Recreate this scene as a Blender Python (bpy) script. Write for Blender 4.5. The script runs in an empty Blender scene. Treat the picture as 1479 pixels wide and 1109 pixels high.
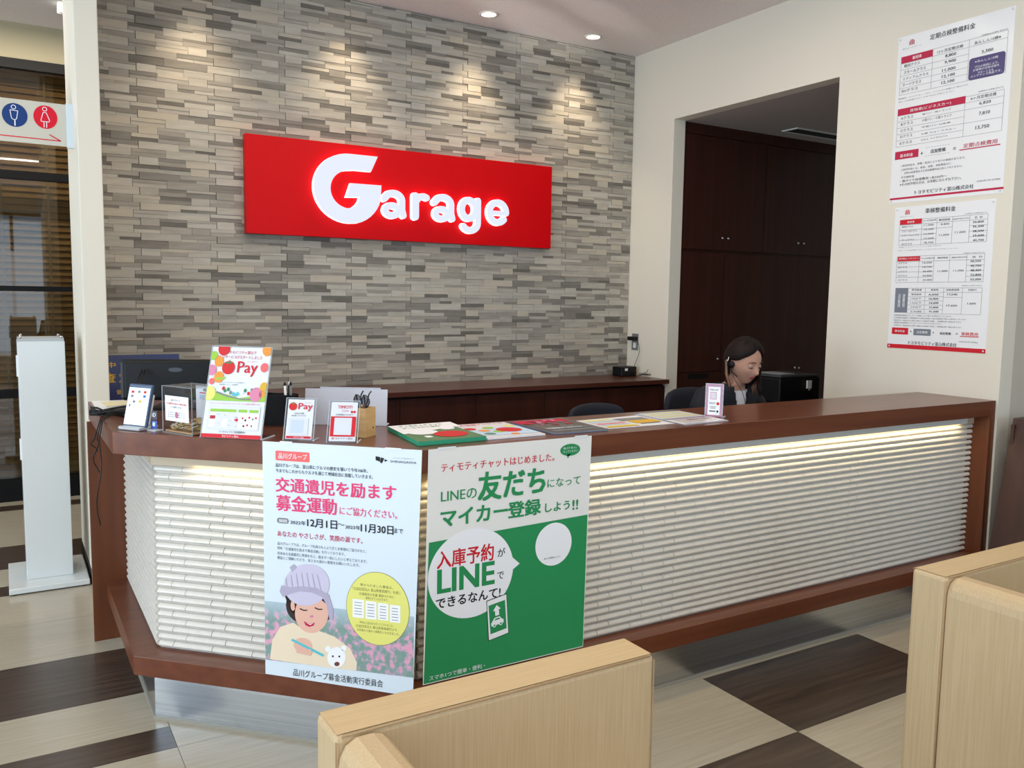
import bpy, bmesh, math, random
from mathutils import Vector, Matrix, Euler
from mathutils.geometry import tessellate_polygon
random.seed(7)
sc = bpy.context.scene
COL = sc.collection
R = math.radians
V = Vector

# ------------------------------------------------------------------ camera
yaw, pitch, roll, FPX = 0.54082909, 0.09987535, 0.01468509, 1227.11
fw = V((math.sin(yaw)*math.cos(pitch), math.cos(yaw)*math.cos(pitch), -math.sin(pitch)))
r0 = V((math.cos(yaw), -math.sin(yaw), 0)); u0 = r0.cross(fw)
rt = math.cos(roll)*r0 + math.sin(roll)*u0
up = -math.sin(roll)*r0 + math.cos(roll)*u0
cd = bpy.data.cameras.new('camera'); cam = bpy.data.objects.new('camera', cd); COL.objects.link(cam)
cd.sensor_fit = 'HORIZONTAL'; cd.sensor_width = 36; cd.lens = 36*FPX/1479; cd.clip_start = .02
CAM = V((0, 0, 1.42))
m = Matrix.Identity(4)
for i in range(3):
    m[i][0] = rt[i]; m[i][1] = up[i]; m[i][2] = -fw[i]; m[i][3] = CAM[i]
cam.matrix_world = m
sc.camera = cam
sc.view_settings.view_transform = 'Standard'; sc.view_settings.look = 'None'
sc.view_settings.gamma = 1; sc.view_settings.use_curve_mapping = False
sc.view_settings.exposure = 0.12
sc.cycles.transparent_max_bounces = 32

# ------------------------------------------------------------------ world, daylight, large lamps
w = bpy.data.worlds.new('sky'); sc.world = w; w.use_nodes = True
bg = w.node_tree.nodes['Background']; bg.inputs[0].default_value = (.62, .78, 1, 1); bg.inputs[1].default_value = 1.2

def area(name, loc, rot, sx, sy, power, col, spread=180):
    l = bpy.data.lights.new(name, 'AREA'); l.shape = 'RECTANGLE'; l.size = sx; l.size_y = sy
    l.energy = power; l.color = col; l.spread = R(spread)
    o = bpy.data.objects.new(name, l); COL.objects.link(o); o.location = loc; o.rotation_euler = rot
    return o
XW = 3.985; YF = 2.224; YB = 4.985; ZC = 3.164
DAY = (.80, .90, 1.0)
# daylight entering through the windows of the left wall and of the wall behind the photographer
for i, y in enumerate((-1.9, .6, 3.1)):
    area('daylight_left_%d' % i, (-3.9, y, 1.5), (0, R(-112), 0), 2.4, 2.0, (44, 68, 122)[i], DAY)
for i, x in enumerate((-2.4, .2, 2.8)):
    area('daylight_rear_%d' % i, (x, -3.4, 1.5), (R(110), 0, 0), 2.0, 2.4, 27, DAY)
# warm showroom ceiling light, with unseen fill added over the blinds and stone wall
for i, (x, y) in enumerate(((.4, .2), (-1.6, 1.6), (2.6, -.6), (.1, 5.9), (2.9, 1.1), (1.6, 3.2), (2.7, 3.2))):
    area('ceiling_and_fill_light_%d' % i, (x, y, 3.13), (0, 0, 0), 1.2, .14, (18, 16, 14, 30, 12, 19, 7)[i], (1, .90, .77))
WARM = (1, .80, .56)
SPOTS = [(.95, 4.72), (1.80, 4.75), (2.647, 4.75), (3.449, 4.76)]
for i, (x, y) in enumerate(SPOTS):
    l = bpy.data.lights.new('downlight_beam', 'SPOT'); l.energy = 30; l.color = WARM
    l.spot_size = R(76); l.spot_blend = 1.0; l.shadow_soft_size = .03
    o = bpy.data.objects.new('downlight_beam_%d' % i, l); COL.objects.link(o)
    o.location = (x, y, 3.14); o.rotation_euler = (R(9), 0, 0)
# sunlight glancing off something outside and thrown up onto the ceiling
for i, (tx, ty, en, sz) in enumerate(((3.0, 4.75, 1100, 4), (3.2, 4.35, 800, 2.6), (3.35, 5.1, 500, 2.4))):
    l = bpy.data.lights.new('sun_glint', 'SPOT'); l.energy = en; l.color = (1, .97, .93); l.spot_size = R(sz); l.spot_blend = 1; l.shadow_soft_size = .02
    o = bpy.data.objects.new('sun_glint_%d' % i, l); COL.objects.link(o); o.location = (-3.6, 1.2, 1.1)
    o.rotation_euler = (Vector((tx, ty, 3.164))-Vector(o.location)).to_track_quat('-Z', 'Y').to_euler()
# LED strip under the counter top
LED = (1, .78, .42)
area('led_long', (2.46, 2.281, .868), (R(14), 0, 0), 2.74, .012, 2.6, LED)
area('led_corner', (.72, 2.599, .868), (R(14), 0, R(-45)), .62, .012, .75, LED)

# ------------------------------------------------------------------ helpers
def lin(c):
    c = c/255
    return c/12.92 if c <= .04045 else ((c+.055)/1.055)**2.4
MATS = {}
def mat(name, rgb, rough=.6, metal=0, emit=0, var=0, scale=(20, 20, 20), bump=0, rgb2=None, spec=.5, detail=4, coat=0, alpha=1):
    if name in MATS: return MATS[name]
    M = bpy.data.materials.new(name); M.use_nodes = True
    nt = M.node_tree; b = nt.nodes['Principled BSDF']
    c = [lin(v) for v in rgb]+[1]
    b.inputs['Base Color'].default_value = c
    b.inputs['Roughness'].default_value = rough; b.inputs['Metallic'].default_value = metal
    b.inputs['Specular IOR Level'].default_value = spec
    b.inputs['Coat Weight'].default_value = coat; b.inputs['Coat Roughness'].default_value = .1
    if emit:
        b.inputs['Emission Color'].default_value = c; b.inputs['Emission Strength'].default_value = emit
    if var or bump or rgb2:
        tc = nt.nodes.new('ShaderNodeTexCoord'); mp = nt.nodes.new('ShaderNodeMapping')
        mp.inputs['Scale'].default_value = scale
        n = nt.nodes.new('ShaderNodeTexNoise'); n.inputs['Scale'].default_value = 1; n.inputs['Detail'].default_value = detail
        nt.links.new(tc.outputs['Object'], mp.inputs[0]); nt.links.new(mp.outputs[0], n.inputs[0])
        if var or rgb2:
            cr = nt.nodes.new('ShaderNodeValToRGB'); cr.color_ramp.elements[0].position = .3; cr.color_ramp.elements[1].position = .7
            if rgb2: a, z = rgb, rgb2
            else: a = [v*(1-var) for v in rgb]; z = [min(255, v*(1+var)) for v in rgb]
            cr.color_ramp.elements[0].color = [lin(v) for v in a]+[1]
            cr.color_ramp.elements[1].color = [lin(v) for v in z]+[1]
            nt.links.new(n.outputs['Fac'], cr.inputs[0]); nt.links.new(cr.outputs[0], b.inputs['Base Color'])
            if emit: nt.links.new(cr.outputs[0], b.inputs['Emission Color'])
        if bump:
            bp = nt.nodes.new('ShaderNodeBump'); bp.inputs['Strength'].default_value = bump; bp.inputs['Distance'].default_value = .002
            nt.links.new(n.outputs['Fac'], bp.inputs['Height']); nt.links.new(bp.outputs[0], b.inputs['Normal'])
    MATS[name] = M
    return M
def clear_mat(name, rgb, refl=.08, rough=.02):
    if name in MATS: return MATS[name]
    M = bpy.data.materials.new(name); M.use_nodes = True; nt = M.node_tree; nt.nodes.clear()
    o = nt.nodes.new('ShaderNodeOutputMaterial'); mx = nt.nodes.new('ShaderNodeMixShader')
    t = nt.nodes.new('ShaderNodeBsdfTransparent'); g = nt.nodes.new('ShaderNodeBsdfGlossy'); f = nt.nodes.new('ShaderNodeLayerWeight'); pw = nt.nodes.new('ShaderNodeMath'); pw.operation = 'POWER'; pw.inputs[1].default_value = 4
    ad = nt.nodes.new('ShaderNodeMath'); ad.operation = 'MULTIPLY_ADD'; ad.inputs[1].default_value = .6; ad.inputs[2].default_value = refl+.035; f.inputs[0].default_value = .5
    t.inputs[0].default_value = [lin(v) for v in rgb]+[1]; g.inputs['Roughness'].default_value = rough
    nt.links.new(f.outputs['Facing'], pw.inputs[0]); nt.links.new(pw.outputs[0], ad.inputs[0]); nt.links.new(ad.outputs[0], mx.inputs[0])
    nt.links.new(t.outputs[0], mx.inputs[1]); nt.links.new(g.outputs[0], mx.inputs[2]); nt.links.new(mx.outputs[0], o.inputs[0])
    MATS[name] = M
    return M

def worigin(o):
    p = V((0, 0, 0))
    while o: p += o.location; o = o.parent
    return p
def tag(o, label=None, cat=None, group=None, kind=None):
    if label: o['label'] = label
    if cat: o['category'] = cat
    if group: o['group'] = group
    if kind: o['kind'] = kind
    return o
def thing(name, label, cat, loc=(0, 0, 0), group=None):
    o = bpy.data.objects.new(name, None); COL.objects.link(o); o.location = loc; o.empty_display_size = .05
    return tag(o, label, cat, group)

class MB:
    def __init__(s, M=None): s.v = []; s.f = []; s.m = []; s.M = M; s.mats = []; s.sm = []
    def mi(s, mt):
        if mt not in s.mats: s.mats.append(mt)
        return s.mats.index(mt)
    def add(s, vs, fs, mt, smooth=False):
        b = len(s.v)
        if s.M: vs = [s.M @ V(v) for v in vs]
        s.v += [tuple(v) for v in vs]; k = s.mi(mt)
        for f in fs: s.f.append([b+i for i in f]); s.m.append(k); s.sm.append(smooth)
        return s
    def box(s, x0, x1, y0, y1, z0, z1, mt):
        return s.add([(x, y, z) for z in (z0, z1) for y in (y0, y1) for x in (x0, x1)],
                     [(0, 2, 3, 1), (4, 5, 7, 6), (0, 1, 5, 4), (2, 6, 7, 3), (0, 4, 6, 2), (1, 3, 7, 5)], mt)
    def prism(s, pts, z0, z1, mt):   # pts counter-clockwise in xy
        n = len(pts)
        return s.add([(x, y, z0) for x, y in pts]+[(x, y, z1) for x, y in pts],
                     [tuple(range(n))[::-1], tuple(range(n, 2*n))]+[(i, (i+1) % n, n+(i+1) % n, n+i) for i in range(n)], mt)
    def tube(s, path, r, mt, n=8, caps=True):
        path = [V(p) for p in path]; rings = []; N = len(path)
        rr = r if isinstance(r, (list, tuple)) else [r]*N
        t0 = (path[1]-path[0]).normalized(); a = t0.orthogonal().normalized()
        for i, p in enumerate(path):
            t = (path[min(i+1, N-1)]-path[max(i-1, 0)]).normalized()
            a = (a-t*a.dot(t)).normalized(); b = t.cross(a)
            rings.append([p+(a*math.cos(2*math.pi*k/n)+b*math.sin(2*math.pi*k/n))*rr[i] for k in range(n)])
        vs = [v for q in rings for v in q]
        fs = [(i*n+k, i*n+(k+1) % n, (i+1)*n+(k+1) % n, (i+1)*n+k) for i in range(N-1) for k in range(n)]
        if caps: fs += [tuple(range(n))[::-1], tuple(range((N-1)*n, N*n))]
        return s.add(vs, fs, mt, True)
    def cyl(s, p, r, h, mt, axis=2, n=20, r2=None):
        r2 = r if r2 is None else r2
        d = [V((1, 0, 0)), V((0, 1, 0)), V((0, 0, 1))][axis]
        p = V(p); a = d.orthogonal().normalized(); b = d.cross(a)
        vs = [p+(a*math.cos(2*math.pi*k/n)+b*math.sin(2*math.pi*k/n))*r for k in range(n)]
        vs += [p+d*h+(a*math.cos(2*math.pi*k/n)+b*math.sin(2*math.pi*k/n))*r2 for k in range(n)]
        return s.add(vs, [tuple(range(n))[::-1], tuple(range(n, 2*n))]+[(k, (k+1) % n, n+(k+1) % n, n+k) for k in range(n)], mt)
    def ball(s, c, r, mt, n=14, k=9):
        c = V(c); r = r if isinstance(r, (tuple, list)) else (r, r, r)
        vs = []; fs = []
        for i in range(k+1):
            th = math.pi*i/k
            for j in range(n):
                ph = 2*math.pi*j/n
                vs.append(c+V((r[0]*math.sin(th)*math.cos(ph), r[1]*math.sin(th)*math.sin(ph), r[2]*math.cos(th))))
        for i in range(k):
            for j in range(n):
                fs.append((i*n+j, (i+1)*n+j, (i+1)*n+(j+1) % n, i*n+(j+1) % n))
        return s.add(vs, fs, mt, True)
    def mesh(s, name, off=V((0, 0, 0))):
        me = bpy.data.meshes.new(name)
        me.from_pydata([(v[0]-off[0], v[1]-off[1], v[2]-off[2]) for v in s.v], [], s.f)
        for q in s.mats: me.materials.append(q)
        me.polygons.foreach_set('material_index', s.m); me.polygons.foreach_set('use_smooth', s.sm)
        me.update()
        return me
    def build(s, name, parent=None, label=None, cat=None, group=None, kind=None, bevel=0, seg=2, loc=None):
        po = worigin(parent) if parent else V((0, 0, 0))
        at = V(loc) if loc is not None else po
        o = bpy.data.objects.new(name, s.mesh(name, at)); COL.objects.link(o)
        if parent: o.parent = parent
        o.location = at-po
        if bevel:
            b = o.modifiers.new('bevel', 'BEVEL'); b.width = bevel; b.segments = seg; b.limit_method = 'ANGLE'; b.angle_limit = R(40)
            b.harden_normals = False
        return tag(o, label, cat, group, kind)

def frame(P, a, lean=0):
    """local x = along the face, y = into the back, z = up (leaning back)"""
    X = V((math.cos(a), math.sin(a), 0)); N = V((math.sin(a), -math.cos(a), 0))
    U = V((0, 0, math.cos(lean)))-N*math.sin(lean); Y = -N*math.cos(lean)-V((0, 0, math.sin(lean)))
    Mx = Matrix.Identity(4)
    for i in range(3): Mx[i][0] = X[i]; Mx[i][1] = Y[i]; Mx[i][2] = U[i]; Mx[i][3] = P[i]
    return Mx

# ------------------------------------------------------------------ plain inks
INK = dict(w=(240, 240, 242), k=(28, 28, 30), g=(95, 95, 98), coral=(232, 106, 104), pink=(226, 62, 112), crim=(190, 36, 72),
           red=(205, 30, 45), green=(38, 140, 82), yel=(226, 222, 120), olive=(98, 98, 62), grey=(128, 128, 132), purple=(88, 78, 122),
           slate=(122, 128, 138), blue=(40, 100, 190), orange=(238, 148, 60), lime=(150, 195, 70), sky=(190, 212, 232), skin=(226, 178, 158),
           hair=(52, 38, 36), lilac=(176, 168, 190), cream=(232, 214, 186), leaf=(96, 140, 116), rose=(214, 130, 160), brown=(110, 66, 50),
           gold=(214, 170, 50), navy=(26, 34, 84), tomato=(206, 40, 40), teal=(90, 190, 200), lilac2=(200, 194, 214), palegrey=(214, 216, 222), mist=(196, 206, 222))
def ink(k): return mat('ink_'+k, INK[k], .55, spec=.3)
class Sheet:
    """printed matter on a plane: origin top-left, u to the right, v down; each layer of ink a hair in front of the paper"""
    def __init__(s, O, U, D):
        s.O = V(O); s.U = V(U).normalized(); s.D = V(D).normalized(); s.N = s.D.cross(s.U).normalized(); s.b = MB(); s.k = 1
    def p(s, u, v, k=None): return s.O+s.U*u+s.D*v+s.N*(.0004+.00022*(s.k if k is None else k))
    def poly(s, pts, c, layer=None):
        s.b.add([s.p(u, v, layer) for u, v in pts], [tuple(range(len(pts)))[::-1]], ink(c))
    def rect(s, u0, v0, u1, v1, c, layer=1, rad=0):
        if rad:
            pts = []
            for cx, cy, a in ((u1-rad, v1-rad, 0), (u0+rad, v1-rad, 90), (u0+rad, v0+rad, 180), (u1-rad, v0+rad, 270)):
                for t in range(0, 91, 18): pts.append((cx+rad*math.cos(R(a+t)), cy+rad*math.sin(R(a+t))))
            s.poly(pts, c, layer)
        else: s.poly([(u0, v0), (u1, v0), (u1, v1), (u0, v1)], c, layer)
    def disc(s, cu, cv, ru, rv, c, layer=1, n=40):
        s.poly([(cu+ru*math.cos(2*math.pi*i/n), cv+rv*math.sin(2*math.pi*i/n)) for i in range(n)], c, layer)
    def line(s, u0, v0, u1, v1, w, c, layer=2):
        d = V((u1-u0, v1-v0)); d.normalize(); n = V((-d.y, d.x))*w/2
        s.poly([(u0+n.x, v0+n.y), (u0-n.x, v0-n.y), (u1-n.x, v1-n.y), (u1+n.x, v1+n.y)], c, layer)
    def text(s, u0, v0, u1, v1, t, c, bold=0, layer=4):
        vs, fs, (x0, y0, x1, y1) = GLYPH[(t, bold)]
        a = (u1-u0)/(x1-x0); b = (v1-v0)/(y1-y0)
        nc = {0: 1, 1: 2}.get(bold, 5); per = len(vs)//nc   # weight comes from copies, each a hair further out
        s.b.add([s.p(u0+(x-x0)*a, v1-(y-y0)*b, layer)+s.N*(.00004*(i//per)) for i, (x, y) in enumerate(vs)], fs, ink(c))
    def items(s, L):
        for it in L:
            if it[4][0] == '#': continue
            if it[4] == '@': s.rect(*it[:4], it[5], 1, {'purple': .014, 'grey': .008, 'coral': .004}.get(it[5], 0))
            else: s.text(*it[:4], it[4], it[5], it[6])
    def build(s, name, parent, **k): return s.b.build(name, parent, **k)
# ------------------------------------------------------------------ wording of the printed matter: (u0, v0, u1, v1, text, ink, weight) in metres on the sheet
TX_A=[
 (0.044,0.026,0.157,0.056,'@','coral'),
 (0.054,0.032,0.149,0.050,'品川グループ','w',1),
 (0.416,0.033,0.497,0.040,'SHINAGAWA','k',0),
 (0.425,0.024,0.489,0.027,'ひとにやさしい社会をめざして','g',0),
 (0.044,0.064,0.345,0.076,'品川グループは、富山県にクルマの歴史を築いて今年106年。','k',1),
 (0.044,0.081,0.361,0.093,'今までもこれからもクルマを通じて地域社会に貢献していきます。','k',1),
 (0.043,0.107,0.435,0.153,'交通遺児を励ます','pink',2),
 (0.044,0.161,0.245,0.211,'募金運動','pink',2),
 (0.254,0.183,0.438,0.208,'にご協力ください。','pink',1),
 (0.046,0.233,0.086,0.250,'@','grey'),
 (0.053,0.237,0.080,0.247,'期間','w',1),
 (0.091,0.237,0.143,0.250,'2022年','k',1),
 (0.147,0.227,0.246,0.254,'12月1日','k',2),
 (0.247,0.235,0.270,0.241,'〜','k',0),
 (0.272,0.237,0.321,0.250,'2023年','k',1),
 (0.322,0.229,0.426,0.256,'11月30日','k',2),
 (0.428,0.235,0.456,0.250,'まで','k',1),
 (0.047,0.273,0.328,0.291,'あなたの やさしさが、笑顔の源です。','crim',1),
 (0.047,0.308,0.340,0.318,'品川グループでは、グループ社員はもとより広くお客様のご協力のもと、','g',0),
 (0.046,0.323,0.271,0.333,'例年「交通遺児を励ます募金活動」を行っております。','g',0),
 (0.046,0.339,0.342,0.349,'将来ある交通遺児に希望を与え、励ます一助にしたいと考えております。','g',0),
 (0.046,0.353,0.318,0.363,'趣旨にご理解いただき、皆さまの温かい善意をお願いいたします。','g',0),
 (0.320,0.412,0.425,0.421,'寄せられました募金は、','olive',0),
 (0.295,0.425,0.449,0.435,'「公益社団法人 富山県善意銀行」を通じ','olive',0),
 (0.316,0.440,0.429,0.449,'交通遺児の支援 激励のために','olive',0),
 (0.337,0.452,0.410,0.460,'使用させていただきます。','olive',0),
 (0.318,0.529,0.426,0.537,'昨年はご協力ありがとうございました。','olive',0),
 (0.305,0.540,0.437,0.549,'公益社団法人 富山県善意銀行より','olive',0),
 (0.308,0.553,0.445,0.561,'子供達から温かい感謝をいただきました。','olive',0),
 (0.095,0.706,0.392,0.729,'品川グループ募金活動実行委員会','k',0),
]
TX_B=[
 (0.041,0.046,0.442,0.071,'ティモティチャットはじめました。','red',1),
 (0.475,0.030,0.529,0.037,'友だちに','w',0),
 (0.476,0.041,0.533,0.048,'なってください','w',0),
 (0.041,0.128,0.162,0.160,'LINEの','green',1),
 (0.165,0.083,0.410,0.173,'友だち','green',3),
 (0.417,0.128,0.546,0.156,'になって','green',1),
 (0.040,0.185,0.272,0.237,'マイカー','green',3),
 (0.272,0.186,0.394,0.239,'登録','green',3),
 (0.410,0.206,0.506,0.235,'しよう','green',2),
 (0.516,0.206,0.539,0.239,'!!','green',2),
 (0.409,0.384,0.473,0.390,'友だち登録はこちら','k',0),
 (0.029,0.308,0.224,0.363,'入庫予約','red',2),
 (0.237,0.329,0.265,0.356,'が','k',1),
 (0.030,0.365,0.228,0.439,'LINE','green',3),
 (0.236,0.404,0.261,0.427,'で','k',1),
 (0.026,0.452,0.250,0.485,'できるなんて!','k',2),
 (0.006,0.688,0.197,0.703,'スマホ1つで簡単・便利・','w',0),
]
TX_C1=[
 (0.025,0.060,0.128,0.066,'モビリティ','g',0),
 (0.174,0.026,0.403,0.053,'定期点検整備料金','k',1),
 (0.436,0.092,0.558,0.099,'(消費税込み価格 単位:円)','g',0),
 (0.023,0.100,0.194,0.133,'@','crim'),
 (0.084,0.108,0.135,0.125,'乗用車','w',1),
 (0.218,0.112,0.349,0.128,'12ヶ月定期点検','k',0),
 (0.404,0.114,0.529,0.130,'あんしん10検※','k',0),
 (0.041,0.140,0.127,0.156,'軽四クラス','k',0),
 (0.041,0.172,0.161,0.188,'スモールクラス','k',0),
 (0.038,0.204,0.177,0.219,'ミディアムクラス','k',0),
 (0.037,0.233,0.140,0.249,'ラージクラス','k',0),
 (0.036,0.263,0.124,0.279,'RVクラス','k',0),
 (0.260,0.141,0.316,0.157,'8,800','k',1),
 (0.259,0.171,0.317,0.187,'9,900','k',1),
 (0.249,0.207,0.317,0.223,'11,000','k',1),
 (0.249,0.236,0.316,0.252,'12,100','k',1),
 (0.249,0.265,0.316,0.281,'12,100','k',1),
 (0.441,0.163,0.496,0.179,'3,300','k',1),
 (0.384,0.190,0.555,0.291,'@','purple'),
 (0.412,0.203,0.522,0.215,'※あんしん10検','w',0),
 (0.412,0.228,0.527,0.240,'プロの技術により、','w',0),
 (0.406,0.242,0.530,0.253,'お客様の日常点検を','w',0),
 (0.430,0.257,0.503,0.268,'サポートする','w',0),
 (0.396,0.268,0.543,0.280,'メンテナンス商品です。','w',0),
 (0.019,0.304,0.386,0.310,'軽自動車、コンパクトカー、セダン、ミニバンなど車種により異なります','g',0),
 (0.020,0.319,0.317,0.325,'詳しくは店頭スタッフまでおたずねください','g',0),
 (0.438,0.348,0.557,0.355,'(消費税込み価格 単位:円)','g',0),
 (0.019,0.358,0.378,0.392,'@','crim'),
 (0.088,0.368,0.306,0.386,'貨物車(ビジネスカー)','w',0),
 (0.404,0.368,0.526,0.384,'6ヶ月定期点検','k',0),
 (0.447,0.399,0.502,0.414,'6,820','k',1),
 (0.448,0.445,0.501,0.462,'7,810','k',1),
 (0.436,0.508,0.502,0.526,'13,750','k',1),
 (0.040,0.399,0.108,0.414,'Aクラス','k',0),
 (0.042,0.429,0.109,0.444,'Bクラス','k',0),
 (0.042,0.461,0.110,0.476,'Cクラス','k',0),
 (0.042,0.491,0.109,0.506,'Dクラス','k',0),
 (0.042,0.524,0.110,0.539,'Eクラス','k',0),
 (0.158,0.402,0.308,0.410,'軽バン・軽トラック','k',0),
 (0.158,0.429,0.312,0.442,'小型バン・小型トラック','k',0),
 (0.159,0.465,0.308,0.473,'中型バン 2t未満','k',0),
 (0.158,0.498,0.340,0.506,'2t車 ウォークスルー','k',0),
 (0.158,0.527,0.298,0.535,'3t以上 マイクロバス','k',0),
 (0.018,0.572,0.149,0.612,'@','crim'),
 (0.047,0.587,0.120,0.604,'基本料金','w',1),
 (0.161,0.590,0.174,0.605,'+','k',1),
 (0.214,0.585,0.293,0.604,'追加整備','k',1),
 (0.332,0.593,0.346,0.602,'=','k',1),
 (0.382,0.582,0.545,0.603,'定期点検費用','crim',1),
 (0.363,0.607,0.560,0.612,'@','crim'),
 (0.056,0.641,0.397,0.652,'1.表記料金は、車種・型式により多少の相違があります。','g',0),
 (0.058,0.661,0.326,0.672,'2.表記料金には、部品、油脂、消耗費並びに','g',0),
 (0.077,0.679,0.384,0.690,'診断の結果発生する追加整備料金は含んでおりません。','g',0),
 (0.060,0.699,0.134,0.711,'その他料金','k',0),
 (0.056,0.717,0.308,0.730,'・廃タイヤ処理費用 1本550円〜','k',0),
 (0.056,0.734,0.383,0.748,'※その他不明な点は、お気軽におたずね下さい。','k',0),
 (0.459,0.763,0.572,0.771,'令和3年1月1日現在','g',0),
 (0.141,0.777,0.447,0.797,'トヨタモビリティ富山株式会社','k',1),
 (0.002,0.805,0.589,0.815,'@','crim'),
]
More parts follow.
